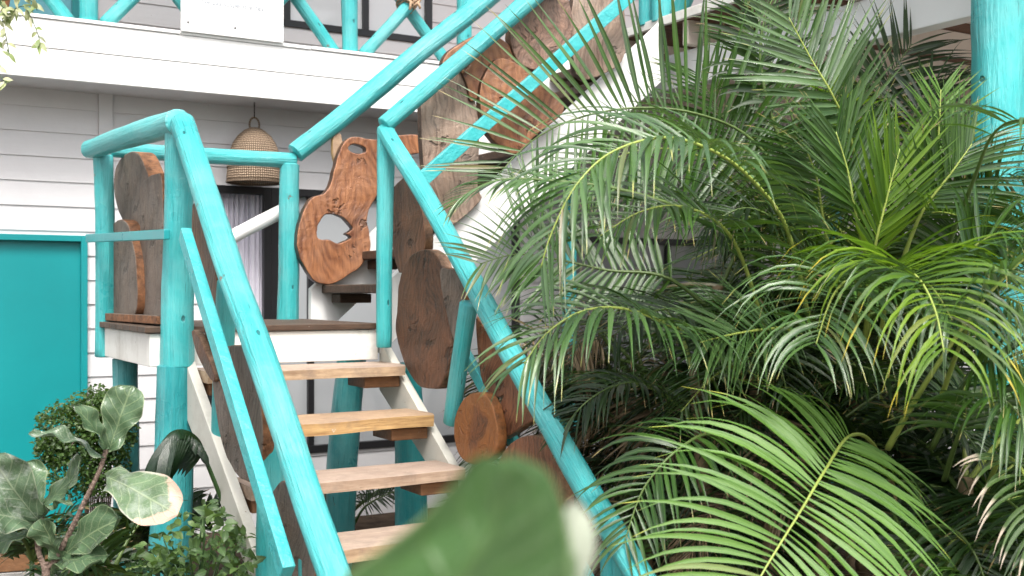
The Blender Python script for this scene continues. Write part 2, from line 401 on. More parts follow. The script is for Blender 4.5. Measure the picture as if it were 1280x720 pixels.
G_LIME = mat_leaf('palm_young_green', [(0.035, 0.10, 0.018), (0.07, 0.17, 0.015), (0.11, 0.23, 0.014), (0.17, 0.30, 0.02)], transl=0.35)
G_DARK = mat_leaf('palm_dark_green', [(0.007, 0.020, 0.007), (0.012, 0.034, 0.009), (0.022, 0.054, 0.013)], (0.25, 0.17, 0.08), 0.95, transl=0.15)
G_TIP = mat_leaf('palm_scorched_tips', [(0.05, 0.10, 0.03), (0.08, 0.14, 0.04)], (0.52, 0.44, 0.35), 0.66, rough=0.45)
G_DRY = mat_leaf('palm_dry', [(0.16, 0.10, 0.055), (0.27, 0.18, 0.10), (0.40, 0.31, 0.20)], rough=0.7, transl=0.15)
RACH = mat_plain('rachis_green', (0.26, 0.33, 0.07), 0.4)
RACHD = mat_plain('rachis_dark', (0.08, 0.13, 0.03), 0.45)
RACHDRY = mat_plain('rachis_dry', (0.22, 0.13, 0.08), 0.8)
CANE = mat_plain('palm_cane', (0.19, 0.14, 0.08), 0.7, 0.3, 0.5, 14)
SHRUB = mat_leaf('shrub_leaf', [(0.02, 0.05, 0.012), (0.045, 0.10, 0.02), (0.075, 0.14, 0.03)], rough=0.4)
NETTLE = mat_leaf('bush_leaf', [(0.04, 0.085, 0.035), (0.05, 0.105, 0.042), (0.075, 0.14, 0.05), (0.13, 0.22, 0.06)], rough=0.4, mid=(0.12, 0.2, 0.07))
MONST = mat_leaf('split_leaf_dark', [(0.005, 0.018, 0.007), (0.009, 0.028, 0.010)], rough=0.25, transl=0.08)
VARIEG = mat_leaf('variegated_leaf', [(0.20, 0.30, 0.06), (0.62, 0.62, 0.36), (0.13, 0.22, 0.05), (0.74, 0.72, 0.52)], rough=0.5, transl=0.3)
FIG = mat_fig('fig_leaf', (0.070, 0.125, 0.062), (0.30, 0.38, 0.20), rough=0.2, edge=(0.22, 0.28, 0.16))
FIGB = mat_fig('fig_leaf_blotched', (0.085, 0.14, 0.078), (0.36, 0.42, 0.28), rough=0.22, edge=(0.3, 0.34, 0.24), blotch=0.6)
FIGP = mat_fig('fig_leaf_scorched', (0.12, 0.19, 0.10), (0.42, 0.48, 0.30), pale=(0.56, 0.40, 0.31), pale_at=0.87, edge=(0.5, 0.5, 0.4), blotch=0.4)
FIGF = mat_fig('near_fig_leaf', (0.042, 0.105, 0.024), (0.085, 0.16, 0.04), edge=(0.20, 0.28, 0.12), rough=0.45, pale=(0.42, 0.50, 0.36), pale_at=1.08)
FIGW = mat_fig('near_fig_leaf_pale', (0.10, 0.18, 0.07), (0.16, 0.24, 0.11), rough=0.5, pale=(0.38, 0.42, 0.33), pale_at=0.82)
_b = NT('fig_bark'); _n = _b.noise(_b.coord('Object'), 70, 5, 0.7); _v = _b.noise(_b.mapping(_b.coord('UV'), (1, 45, 1)), 2, 3)
_b.set(_b.ramp(_b.math('ADD', _b.math('MULTIPLY', _n, 0.6), _b.math('MULTIPLY', _v, 0.4)), [(0.35, (0.06, 0.04, 0.03)), (0.6, (0.30, 0.22, 0.18))]), 0.9, 0.2); _b.bump(_b.math('ADD', _n, _v), 1.0, 0.01); BARK = _b.m
STEMG = mat_plain('green_stem', (0.03, 0.075, 0.02), 0.4)
TERRA = mat_plain('terracotta', (0.33, 0.14, 0.06), 0.8, 0.2, 0.3, 12)
INK = mat_plain('faded_ink', (0.30, 0.33, 0.38), 0.6)
INKB = mat_plain('faded_blue_print', (0.50, 0.64, 0.70), 0.6)
WICK = NT('woven_rattan')
_o = WICK.coord('UV'); _w = WICK.node('ShaderNodeTexWave', wave_type='BANDS', bands_direction='Y'); _w.inputs['Scale'].default_value = 19; _w.inputs['Distortion'].default_value = 2.5
WICK.l(_o, _w.inputs['Vector'])
_w2 = WICK.node('ShaderNodeTexWave', wave_type='BANDS', bands_direction='X'); _w2.inputs['Scale'].default_value = 8; WICK.l(_o, _w2.inputs['Vector'])
_f = WICK.math('MULTIPLY', _w.outputs['Fac'], _w2.outputs['Fac'])
WICK.set(WICK.ramp(_f, [(0.1, (0.20, 0.14, 0.095)), (0.6, (0.52, 0.40, 0.29))]), 0.8, 0.2); WICK.bump(_f, 0.9, 0.01)
_g = WICK.math('MAXIMUM', _w.outputs['Fac'], _w2.outputs['Fac']); _tr = WICK.node('ShaderNodeBsdfTransparent'); _ms = WICK.node('ShaderNodeMixShader')
WICK.l(WICK.ramp(_g, [(0.42, (0.25,) * 3), (0.55, (1, 1, 1))]), _ms.inputs[0]); WICK.l(_tr.outputs[0], _ms.inputs[1]); WICK.l(WICK.p.outputs[0], _ms.inputs[2]); WICK.l(_ms.outputs[0], WICK.out.inputs['Surface']); WICK = WICK.m

# ------------------------------------------------------------------ ground
g = MB()
for i in range(40):
    pass
gx = [-60, -20, -8, -4] + [i * 0.4 for i in range(-5, 26)] + [14, 25, 60]
gy = [-60, -20, -6] + [i * 0.4 for i in range(-3, 26)] + [14, 30, 60]
idx = [[g.vert((x, y, 0.03 * noise.noise(Vector((x * 0.9, y * 0.9, 0))) if 0 < x < 9 and 0.5 < y < 7.4 else 0)) for y in gy] for x in gx]
for i in range(len(gx) - 1):
    for j in range(len(gy) - 1):
        g.face([idx[i][j], idx[i + 1][j], idx[i + 1][j + 1], idx[i][j + 1]])
o = g.build('ground', SOIL, kind='structure')

p = MB()  # unseen pale paving, added to bounce light up under the deck
for i in range(9):
    p.box((-6 + i * 2.0 + 1.0, -1.2, 0.02), 1.99, 7.0, 0.05)
p.build('path', mat_plain('bounce_concrete', (0.48, 0.46, 0.43), 0.85, 0.2, 0.15, 3), smooth=False, kind='structure')

# ------------------------------------------------------------------ house
VW, VF, VU = 7.8, 7.36, 8.6
Z0, Z1 = 2.99, 3.35
house = thing('house', 'white weatherboard house with turquoise door under a white balcony edge', 'house', (2.5, VW, 0))
def siding(mb, u0, u1, z0, z1, v, h=0.16):
    k0 = math.floor(z0 / h); z = k0 * h
    while z < z1 - 1e-6:
        a = max(z, z0); b = min(z + h, z1)
        def off(q): return 0.010 * (1 - (q - z) / h)
        p = [mb.vert((u0, v - off(a), a)), mb.vert((u1, v - off(a), a)), mb.vert((u1, v - off(b), b)), mb.vert((u0, v - off(b), b))]
        mb.face(p)
        if a == z:
            q = [mb.vert((u0, v, a)), mb.vert((u1, v, a))]
            mb.face([q[0], q[1], p[1], p[0]])
        z += h
DU0, DU1, DZ = 0.42, 1.40, 2.05
W0, W1, WZ0, WZ1 = 2.20, 4.75, 0.50, 2.43
X0, X1, XZ1 = 5.25, 7.4, 2.15
ZT = Z0 + 0.03
w = MB()
siding(w, -4, DU0, 0, ZT, VW); siding(w, DU0, DU1, DZ, ZT, VW); siding(w, DU1, W0, 0, ZT, VW)
siding(w, W0, W1, 0, WZ0, VW); siding(w, W0, W1, WZ1, ZT, VW); siding(w, W1, X0, 0, ZT, VW)
siding(w, X0, X1, 0, WZ0, VW); siding(w, X0, X1, XZ1, ZT, VW); siding(w, X1, 12, 0, ZT, VW)
w.build('wall', SIDING, house, smooth=False)
b = MB(); b.box((1.52, VW - 0.022, 2.57), 0.09, 0.02, 0.86); b.build('batten', SIDING, house, smooth=False, bevel=0.003)
UW0, UW1, UWZ = 2.55, 4.36, 3.80
w = MB()
siding(w, -4, 0.55, Z1, 6.2, VU); siding(w, 1.50, UW0, Z1, 6.2, VU); siding(w, UW0, UW1, Z1, UWZ, VU); siding(w, UW1, 12, Z1, 6.2, VU)
siding(w, 0.55, 1.50, 5.45, 6.2, VU); siding(w, UW0, UW1, 5.6, 6.2, VU)
w.build('upper_wall', SIDING, house, smooth=False)
b = MB(); b.box((1.56, VU - 0.03, 4.7), 0.11, 0.03, 2.7); b.build('corner_board', WHITE, house, smooth=False, bevel=0.003)
# balcony slab: two fascia boards, cap, soffit, floor
b = MB(); zm = 3.175
b.box((4, VF, (Z0 + zm - 0.004) / 2), 16, 0.03, zm - Z0 - 0.004); b.box((4, VF - 0.004, (zm + Z1) / 2), 16, 0.03, Z1 - zm)
b.build('fascia', WHITE, house, smooth=False, bevel=0.003)
b = MB()
rr = random.Random(3); u = -4
while u < 4.2:
    l = rr.uniform(0.7, 1.0); b.box((u + l / 2, VF + 0.03, Z1 + 0.012 + rr.uniform(0, .004)), l - 0.006, 0.12, 0.022); u += l
b.build('balcony_cap', WHITE, house, smooth=False, bevel=0.003)
b = MB(); b.box((4, (VF + VW) / 2 + 0.022, Z0 + 0.016), 16, VW - VF - 0.01, 0.02); b.build('soffit', SIDING, house, smooth=False)
b = MB(); b.box((4, (VF + VU) / 2 + 0.05, Z1 - 0.03), 16, VU - VF - 0.1, 0.03); b.build('balcony_floor', DECKW, house, smooth=False)
b = MB(); b.box((4, 9.4, 6.24), 17, 5.8, 0.08); b.build('roof', WHITE, house, smooth=False)  # unseen roof, overhang extended forward to shade the upper wall
b = MB(); b.box((-4, 10.3, 3.1), 0.1, 5, 6.2); b.box((12, 10.3, 3.1), 0.1, 5, 6.2); b.build('side_wall', SIDING, house, smooth=False)
# door
def framed(mb, u0, u1, z0, z1, v, t, d, bottom=True):
    mb.box((u0 + t / 2, v, (z0 + z1) / 2), t, d, z1 - z0); mb.box((u1 - t / 2, v, (z0 + z1) / 2), t, d, z1 - z0)
    mb.box(((u0 + u1) / 2, v, z1 - t / 2), u1 - u0 - 2 * t, d, t)
    if bottom: mb.box(((u0 + u1) / 2, v, z0 + t / 2), u1 - u0 - 2 * t, d, t)
b = MB(); b.box(((DU0 + DU1) / 2, VW + 0.01, DZ / 2), DU1 - DU0 - 0.06, 0.04, DZ - 0.03); door = b.build('door', TEALDOOR, house, smooth=False)
b = MB(); framed(b, DU0, DU1, 0, DZ, VW - 0.03, 0.04, 0.06, False); b.build('door_frame', TEALDOOR, door, smooth=False, bevel=0.003)
b = MB(); b.tube([(DU0 + 0.1, VW - 0.01, 1.0), (DU0 + 0.1, VW - 0.06, 1.0)], 0.012, 10); b.tube([(DU0 + 0.1, VW - 0.06, 1.0), (DU0 + 0.22, VW - 0.06, 1.0)], 0.01, 10); b.build('handle', BLACK, door)
def window(u0, u1, z0, z1, v, mull, glass, name='window', t=0.055, panes=True):
    b = MB(); b.box(((u0 + u1) / 2, v + 0.03, (z0 + z1) / 2), u1 - u0 - 0.02, 0.012, z1 - z0 - 0.02)
    wdw = b.build(name, glass, house, smooth=False)
    b = MB(); framed(b, u0, u1, z0, z1, v + 0.004, t, 0.05)
    for m, tw in mull: b.box((m, v + 0.006, (z0 + z1) / 2), tw, 0.04, z1 - z0 - 2 * t)
    b.build('frame', BLACK, wdw, smooth=False, bevel=0.003)
    return wdw
window(2.66, W1, WZ0, WZ1, VW, [(2.965, 0.045)], GLASS)
window(X0, X1, WZ0, XZ1, VW, [(6.3, 0.05)], GLASS)
window(UW0, UW1, UWZ, 5.6, VU, [(3.07, 0.05), (3.75, 0.05)], GLASSU, 'upper_window')
b = MB(); b.box((1.03, VU - 0.0, (Z1 + 5.45) / 2), 0.92, 0.05, 5.45 - Z1); ud = b.build('upper_door', TEALUP, house, smooth=False)
b = MB(); framed(b, 0.55, 1.50, Z1, 5.45, VU - 0.035, 0.06, 0.05, False); b.build('door_frame', TEALDOOR, ud, smooth=False, bevel=0.003)
# window opening with the curtain: frame only, dark room box behind
b = MB(); framed(b, W0, 2.66, WZ0, WZ1, VW + 0.004, 0.055, 0.05); fr = b.build('window_frame', BLACK, house, smooth=False, bevel=0.003)
b = MB(); b.box((2.43, VW + 0.35, 1.45), 0.5, 0.02, 2.0); b.build('inner_wall', SIDING, house, smooth=False)
# curtain
cu = thing('curtain', 'pale lilac pleated curtain hanging in the black window frame beside the house door', 'curtain', (2.43, VW + 0.06, WZ0))
b = MB(); N = 120; cols = []
for i in range(N + 1):
    uu = W0 + 0.03 + (2.62 - W0 - 0.03) * i / N
    col = []
    for j in range(9):
        z = WZ0 + 0.03 + (WZ1 - WZ0 - 0.06) * j / 8
        ph = i * 0.55 + 1.3 * noise.noise(Vector((i * 0.07, j * 0.12, 2)))
        col.append(b.vert((uu, VW + 0.075 + 0.011 * math.sin(ph) + 0.005 * math.sin(ph * 2.3 + 1), z)))
    cols.append(col)
for i in range(N):
    for j in range(8): b.face([cols[i][j], cols[i + 1][j], cols[i + 1][j + 1], cols[i][j + 1]])
b.build('drape', CURT, cu)
b = MB(); b.tube([(W0 + 0.02, VW + 0.075, WZ1 - 0.03), (2.64, VW + 0.075, WZ1 - 0.03)], 0.008, 8); b.build('curtain_rod', BLACK, cu)

# balcony railing
rail = thing('balcony_railing', 'turquoise log railing with crossed poles along the white balcony edge', 'railing', (2.7, VF + 0.06, Z1 + 0.02))
VR = VF + 0.05; zt = 4.32; zb = Z1 + 0.02
pu_list = [-0.45, 0.45, 1.343, 2.225, 3.11, 4.03]
def log(name, a, b_, r, parent, mat=None, wob=0.006, seed=0, r1=None, n=16, step=0.05, mid=None):
    m = MB(); a = Vector(a); b_ = Vector(b_)
    pts = [a, b_] if mid is None else catmull([a, *mid, b_], 10)
    m.tube(pts, (lambda t: r + ((r1 if r1 is not None else r) - r) * t), n, wob, seed, step=step)
    return m.build(name, mat or TEAL, parent, angle=50)
sd_ = 10
for i, u in enumerate(pu_list):
    log('post', (u, VR, zb), (u, VR, zt), 0.058, rail, seed=sd_); sd_ += 1
    if i < len(pu_list) - 1:
        u2 = pu_list[i + 1]
        log('brace', (u + 0.10, VR - 0.03, zb), (u2 - 0.06, VR - 0.03, zt - 0.08), 0.045, rail, seed=sd_)
        log('brace', (u2 - 0.10, VR + 0.04, zb), (u + 0.06, VR + 0.04, zt - 0.08), 0.045, rail, seed=sd_ + 1); sd_ += 2
        um = (u + u2) / 2; zc = (zb + zt - 0.08) / 2
        m = MB()
        for s_, sgn in ((0, 1), (1, -1)):
            pts = []
            for k in range(70):
                th = k * 2 * math.pi / 14
                ax = Vector((0.6 * sgn, 0, 0.8)); per = Vector((0.8, 0, -0.6 * sgn))
                pts.append(Vector((um, VR, zc)) + ax * ((k / 70 - 0.5) * 0.11) + per * (0.062 * math.cos(th)) + Vector((0, 0.098, 0)) * math.sin(th))
            m.tube(pts, 0.009, 6)
        m.tube([(um - 0.03, VR - 0.1, zc - 0.03), (um - 0.045, VR - 0.115, zc - 0.09)], 0.009, 6)
        m.tube([(um + 0.03, VR - 0.1, zc - 0.03), (um + 0.04, VR - 0.11, zc - 0.07)], 0.009, 6)
        m.build('rope_lashing', ROPE, rail)
log('top_rail', (-0.6, VR, zt + 0.04), (4.2, VR, zt + 0.04), 0.06, rail, seed=60)

# notice board
nb = thing('notice_board', 'white printed notice board fixed against the balcony railing', 'sign', (2.24, VF - 0.045, Z1 + 0.03))
b = MB(); b.box((2.24, VF - 0.045, 3.70), 0.69, 0.012, 0.66); b.build('board', WHITE, nb, smooth=False, bevel=0.002)
def text_mesh(name, body, size, loc, mat, parent):
    cd = bpy.data.curves.new(name, 'FONT'); cd.body = body; cd.size = size; cd.align_x = 'CENTER'; cd.extrude = 0.0006
    tmp = bpy.data.objects.new('tmp_text', cd); SC.collection.objects.link(tmp)
    dg = bpy.context.evaluated_depsgraph_get(); me = bpy.data.meshes.new_from_object(tmp.evaluated_get(dg))
    bpy.data.objects.remove(tmp); bpy.data.curves.remove(cd)
    me.name = name; me.materials.clear(); me.materials.append(mat)
    o = bpy.data.objects.new(name, me)
    link(o, parent, Matrix.Translation(Vector(loc)) @ Matrix.Rotation(math.radians(90), 4, 'X')); return o
text_mesh('lettering', 'Ne pas suspendre des', 0.047, (2.235, VF - 0.0525, 3.565), INK, nb)
b = MB(); vs = [b.vert(p) for p in ((2.40, VF - 0.0516, 3.378), (2.58, VF - 0.0516, 3.378), (2.58, VF - 0.0516, 3.52))]; b.face(vs); b.build('printed_corner', INKB, nb, smooth=False)
b = MB()
for x in (1.94, 2.25): b.tube([(x, VF - 0.049, 3.43), (x, VF - 0.055, 3.43)], 0.006, 8)
b.build('screw', BLACK, nb)

# pendant lamp
lc = pv(318, 190, 7.58); lz0, lz1 = 2.44, 2.87
lamp = thing('pendant_lamp', 'bell shaped woven rattan lamp hanging below the balcony', 'lamp', (lc.x, lc.y, lz0))
b = MB(); prof = [(0.188, 0.0), (0.190, 0.03), (0.186, 0.07), (0.18, 0.14), (0.168, 0.21), (0.148, 0.27), (0.115, 0.32), (0.07, 0.36), (0.03, 0.38)]
n = 40; rings = []
for r, z in prof: rings.append([b.vert((lc.x + r * math.cos(2 * math.pi * k / n), lc.y + r * math.sin(2 * math.pi * k / n), lz0 + z)) for k in range(n)])
for i in range(len(prof) - 1):
    for k in range(n):
        k2 = (k + 1) % n
        b.face([rings[i][k], rings[i][k2], rings[i + 1][k2], rings[i + 1][k]], [(k / n * 3, prof[i][1]), ((k + 1) / n * 3, prof[i][1]), ((k + 1) / n * 3, prof[i + 1][1]), (k / n * 3, prof[i + 1][1])])
sh = b.build('lamp_shade', WICK, lamp); so = sh.modifiers.new('solid', 'SOLIDIFY'); so.thickness = 0.006
b = MB(); b.tube([(lc.x + 0.187 * math.cos(a * math.pi / 24), lc.y + 0.187 * math.sin(a * math.pi / 24), lz0) for a in range(49)], 0.008, 8, cap=False)
b.tube([(lc.x + 0.183 * math.cos(a * math.pi / 24), lc.y + 0.183 * math.sin(a * math.pi / 24), lz0 + 0.10) for a in range(49)], 0.005, 6, cap=False)
b.build('shade_rim', WICK, sh)
b = MB(); b.tube([(lc.x + 0.035 * math.cos(a * math.pi / 10), lc.y, lz0 + 0.40 + 0.05 * math.sin(a * math.pi / 10)) for a in range(-2, 13)], 0.007, 8); b.build('carry_loop', WICK, lamp)
b = MB(); b.tube([(lc.x, lc.y, lz0 + 0.445), (lc.x, lc.y, Z0 + 0.012)], 0.004, 6); b.build('cord', BLACK, lamp)

# ------------------------------------------------------------------ staircase
ZL = 1.52; UL0, UL1, VL0, VL1 = 1.236, 2.39, 5.323, 6.42
st = thing('staircase', 'two flight outdoor staircase with turquoise log handrails and rough wood slab sides', 'staircase', (1.85, 4.6, 0))
b = MB()
nb_ = 7
for i in range(nb_):
    d = (VL1 - VL0 + 0.02) / nb_
    b.box(((UL0 + UL1) / 2 - 0.01, VL0 - 0.02 + d * (i + 0.5), ZL - 0.016), UL1 - UL0 + 0.03, d - 0.006, 0.03)
b.build('landing_floor', STEPD, st, smooth=False, bevel=0.004)
b = MB(); h = 0.155; zc = ZL - 0.034 - h / 2
b.box(((UL0 + UL1) / 2, VL0 + 0.02, zc), UL1 - UL0, 0.04, h); b.box(((UL0 + UL1) / 2, VL1 - 0.02, zc), UL1 - UL0, 0.04, h)
b.box((UL0 + 0.02, (VL0 + VL1) / 2, zc), 0.04, VL1 - VL0 - 0.08, h); b.box((UL1 - 0.02, (VL0 + VL1) / 2, zc), 0.04, VL1 - VL0 - 0.08, h)
b.build('landing_frame', WHITEW, st, smooth=False, bevel=0.004)
# lower flight
RUN, RISE = 0.31, 0.2165
for k in range(6):
    vf, zt_ = 5.05 - RUN * k, 1.32 - RISE * k
    m = MB(); rr = random.Random(k + 5)
    a0, a1 = 1.43, 2.415; nn = 14; th = 0.054 + 0.008 * (k % 2)
    sec = []
    for i in range(nn + 1):
        u = a0 + (a1 - a0) * i / nn
        j = 0.010 * noise.noise(Vector((u * 3, k * 5, 1))); j2 = 0.008 * noise.noise(Vector((u * 2.4, k * 5, 7)))
        sec.append([m.vert((u, vf + j, zt_ - th + j2)), m.vert((u, vf + j * 0.6 - 0.004, zt_ + j2 - 0.008)), m.vert((u, vf + 0.012, zt_ + j2)), m.vert((u, vf + 0.285, zt_)), m.vert((u, vf + 0.285, zt_ - th))])
    for i in range(nn):
        for q in range(5):
            q2 = (q + 1) % 5; m.face([sec[i][q], sec[i + 1][q], sec[i + 1][q2], sec[i][q2]])
    m.face(list(reversed(sec[0]))); m.face(sec[-1])
    m.build('tread', (TREAD, TREADY, TREADG)[k % 3], st, angle=40)
    m = MB(); m.box((2.31, vf + 0.15, zt_ - th - 0.032), 0.19, 0.22, 0.055); m.build('cleat', CLEAT, st, smooth=False, bevel=0.006)
    m = MB(); m.box((1.52, vf + 0.15, zt_ - th - 0.032), 0.15, 0.22, 0.055); m.build('cleat', CLEAT, st, smooth=False, bevel=0.006)
def stringer(u, t, top, depth, name='stringer'):
    m = MB(); (v0, z0), (v1, z1) = top
    ids = []
    for uu in (u - t / 2, u + t / 2):
        ids.append([m.vert((uu, v0, z0)), m.vert((uu, v1, z1)), m.vert((uu, v1, max(z1 - depth, 0))), m.vert((uu, v0, z0 - depth))])
    A, B = ids
    m.face(A); m.face(list(reversed(B)))
    for i in range(4): m.face([A[i], B[i], B[(i + 1) % 4], A[(i + 1) % 4]])
    return m.build(name, WHITESHADE, st, smooth=False, bevel=0.004)
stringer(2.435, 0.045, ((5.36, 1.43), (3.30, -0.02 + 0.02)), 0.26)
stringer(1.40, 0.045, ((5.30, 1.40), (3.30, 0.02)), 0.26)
# upper flight
for k in range(1, 9):
    u0 = 2.47 + 0.232 * (k - 1); z = ZL + 0.2025 * k
    m = MB(); m.box((u0 + 0.135, 5.86, z - 0.025), 0.27, 0.92, 0.05); m.build('upper_tread', STEPD, st, smooth=False, bevel=0.006)
    for cv in (5.50, 6.22):
        m = MB(); m.box((u0 + 0.15, cv, z - 0.08), 0.2, 0.14, 0.055); m.build('upper_cleat', STEPD, st, smooth=False, bevel=0.006)
def ustringer(v, t):
    m = MB(); ids = []
    for vv in (v - t / 2, v + t / 2):
        ids.append([m.vert((2.41, vv, 1.70)), m.vert((4.27, vv, 3.32)), m.vert((4.27, vv, 2.96)), m.vert((2.41, vv, 1.36))])
    A, B = ids; m.face(A); m.face(list(reversed(B)))
    for i in range(4): m.face([A[i], B[i], B[(i + 1) % 4], A[(i + 1) % 4]])
    return m.build('upper_stringer', WHITE, st, smooth=False, bevel=0.004)
ustringer(5.36, 0.05); ustringer(6.36, 0.05)

def gz(p): q = Vector(p); q.z = -0.03; return q
# posts
P = pv
log('post', P(221, 457, 5.27), P(224, 150, 5.25), 0.078, st, seed=1, r1=0.062, wob=0.008)
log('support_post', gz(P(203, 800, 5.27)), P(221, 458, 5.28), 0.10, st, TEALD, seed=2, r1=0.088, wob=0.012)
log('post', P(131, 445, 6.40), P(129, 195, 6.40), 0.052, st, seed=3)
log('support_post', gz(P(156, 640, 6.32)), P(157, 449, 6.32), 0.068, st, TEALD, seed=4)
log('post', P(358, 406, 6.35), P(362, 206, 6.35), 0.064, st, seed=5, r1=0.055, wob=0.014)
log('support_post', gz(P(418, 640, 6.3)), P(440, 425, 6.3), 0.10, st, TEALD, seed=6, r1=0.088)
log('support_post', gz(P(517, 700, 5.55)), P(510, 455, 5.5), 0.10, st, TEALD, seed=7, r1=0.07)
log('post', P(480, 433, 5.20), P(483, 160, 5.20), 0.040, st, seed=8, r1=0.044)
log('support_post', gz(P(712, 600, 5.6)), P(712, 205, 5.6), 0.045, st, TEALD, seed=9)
# handrails
log('handrail', P(112, 187, 6.45), P(224, 152, 5.19), 0.052, st, seed=21, r1=0.062)
log('handrail', P(140, 188, 6.42), P(368, 200, 6.36), 0.042, st, seed=22, r1=0.046)
log('handrail', P(371, 193, 6.34), P(660, -45, 6.34), 0.060, st, seed=23, r1=0.068, wob=0.01)
log('handrail', P(481, 156, 5.18), P(700, -32, 5.18), 0.045, st, seed=24, r1=0.052)
log('handrail', pu(227, 155, 1.34), pu(445, 800, 1.34), 0.057, st, seed=25, r1=0.052, wob=0.010)
log('handrail', pu(482, 164, 2.38), pu(852, 812, 2.38), 0.045, st, seed=26, r1=0.050, wob=0.010)
log('post', pu(566, 528, 2.44), pu(587, 380, 2.42), 0.040, st, seed=27, r1=0.042)
log('post', gz(pu(772, 830, 2.42)), pu(763, 690, 2.42), 0.045, st, seed=28)
log('post', pu(270, 585, 1.42), pu(285, 352, 1.40), 0.038, st, seed=31, r1=0.045)
log('post', gz(pu(334, 760, 1.42)), pu(339, 512, 1.41), 0.056, st, seed=32, r1=0.050)
log('post', gz(pu(395, 850, 1.40)), pu(388, 698, 1.40), 0.045, st, seed=33)
log('brace_pole', P(150, 372, 6.52), P(362, 259, 6.48), 0.042, st, WHITE, seed=34)
# flat mid rails
def board(name, a, b_, wz, t, parent, mat, nrm):
    a = Vector(a); b_ = Vector(b_); T = (b_ - a); L = T.length; T.normalize()
    nrm = Vector(nrm); S = T.cross(nrm).normalized()
    M = Matrix((T, S, nrm)).transposed()
    m = MB(); m.box((a + b_) / 2, L, wz, t, M); return m.build(name, mat, parent, smooth=False, bevel=0.004)
board('mid_rail', P(528, 224, 5.13), P(800, -17, 5.13), 0.075, 0.035, st, TEALB, (0, -1, 0))
board('mid_rail', pu(231, 292, 1.285), pu(359, 716, 1.285), 0.068, 0.045, st, TEALB, (-1, 0, 0))
board('mid_rail', pu(560, 402, 2.515), pu(760, 770, 2.515), 0.06, 0.03, st, TEALB, (-1, 0, 0))
board('mid_rail', pu(209, 293, 1.258), pv(110, 298, 6.44), 0.045, 0.028, st, TEALD, (-1, 0, 0))
board('slab_ledge', pv(204, 400, 5.36), pv(138, 396, 6.36), 0.04, 0.06, st, W_GREY, (-1, 0, 0))

# wood slabs
def slab(name, px, plane, val, thick, mat, label=None, hole=None, jag=0.004, n=5):
    f = pu if plane == 'u' else pv
    pts = [f(x, y, val) for x, y in px]
    if plane == 'u': X, Y, Zn = Vector((0, -1, 0)), Vector((0, 0, 1)), Vector((-1, 0, 0))
    else: X, Y, Zn = Vector((1, 0, 0)), Vector((0, 0, 1)), Vector((0, -1, 0))
    c = sum(pts, Vector()) / len(pts)
    M = Matrix((X, Y, Zn)).transposed().to_4x4(); M.translation = c - Zn * (thick / 2)
    Mi = M.inverted()
    def loop(ps, nn, amp):
        out = []
        for i, p in enumerate(catmull([Mi @ q for q in ps], nn, True)):
            q = Vector((p.x * 9 + c.x * 5, p.y * 9 + c.z * 5, 0.3))
            out.append((p.x + amp * noise.noise(q * 2.5) + amp * 0.5 * noise.noise(q * 8), p.y + amp * noise.noise(q * 2.5 + Vector((9, 9, 9))), 0))
        return out
    cd = bpy.data.curves.new(name, 'CURVE'); cd.dimensions = '2D'; cd.fill_mode = 'BOTH'
    cd.extrude = thick / 2 - 0.007; cd.bevel_depth = 0.007; cd.bevel_resolution = 2; cd.offset = -0.009
    loops = [loop(pts, n, jag)]
    for hl in (hole or []): loops.append(loop([f(x, y, val) for x, y in hl], 5, 0.008))
    for L in loops:
        sp = cd.splines.new('POLY'); sp.points.add(len(L) - 1); sp.use_cyclic_u = True
        for p, q in zip(sp.points, L): p.co = (*q, 1)
    tmp = bpy.data.objects.new('tmp_slab', cd); SC.collection.objects.link(tmp)
    dg = bpy.context.evaluated_depsgraph_get(); me = bpy.data.meshes.new_from_object(tmp.evaluated_get(dg))
    bpy.data.objects.remove(tmp); bpy.data.curves.remove(cd)
    me.name = name; me.materials.clear(); me.materials.append(mat)
    o = bpy.data.objects.new(name, me); link(o, st, M)
    if label: o['label'] = label
    return o
SL = 'wood_slab'
slab(SL, [(432, 175), (445, 170), (470, 174), (505, 168), (526, 170), (527, 190), (510, 195), (484, 212), (472, 244), (465, 256), (460, 268), (460, 280), (463, 294), (464, 308), (460, 320), (450, 335), (435, 345), (420, 354), (405, 356), (390, 348), (376, 325), (371, 305), (373, 285), (380, 262), (390, 247), (405, 241), (413, 230), (418, 210), (424, 190)],
     'v', 6.25, 0.06, W_ORANGE, 'orange brown slab with a ragged hole', hole=[[(399, 280), (410, 268), (428, 272), (440, 285), (433, 291), (438, 297), (425, 303), (412, 300), (398, 296)], [(436, 185), (444, 181), (453, 183), (457, 188), (450, 191), (440, 190)]])
slab('wood_offcut', [(416, 172), (427, 168), (428, 195), (418, 202)], 'v', 6.32, 0.04, TREADY)
slab(SL, [(529, 106), (562, 90), (580, 73), (586, 100), (596, 130), (600, 160), (598, 232), (601, 252), (557, 287), (545, 262), (529, 205)], 'v', 5.29, 0.05, W_PLANK, 'wide grey brown plank', n=3)
slab(SL, [(553, 80), (560, 65), (585, 48), (612, 40), (640, 60), (650, 90), (640, 112), (612, 110), (590, 128), (583, 104), (570, 82)], 'v', 5.27, 0.05, W_ORANGE, 'orange burl slab with dark hollow')
slab(SL, [(600, 112), (612, 82), (628, 72), (655, 84), (682, 106), (702, 124), (704, 142), (672, 168), (648, 192), (628, 186), (606, 160)], 'v', 5.24, 0.05, W_ORANGE)
slab(SL, [(637, 45), (648, 18), (664, -12), (704, -14), (716, 20), (716, 44), (704, 70), (688, 92), (668, 88), (648, 78)], 'v', 5.25, 0.06, W_BURL, 'pink brown burl slab')
slab(SL, [(719, -12), (775, -20), (781, 10), (782, 66), (762, 90), (720, 93)], 'v', 5.27, 0.05, W_PLANK, 'pale plank beside the top of the stairs', n=3)
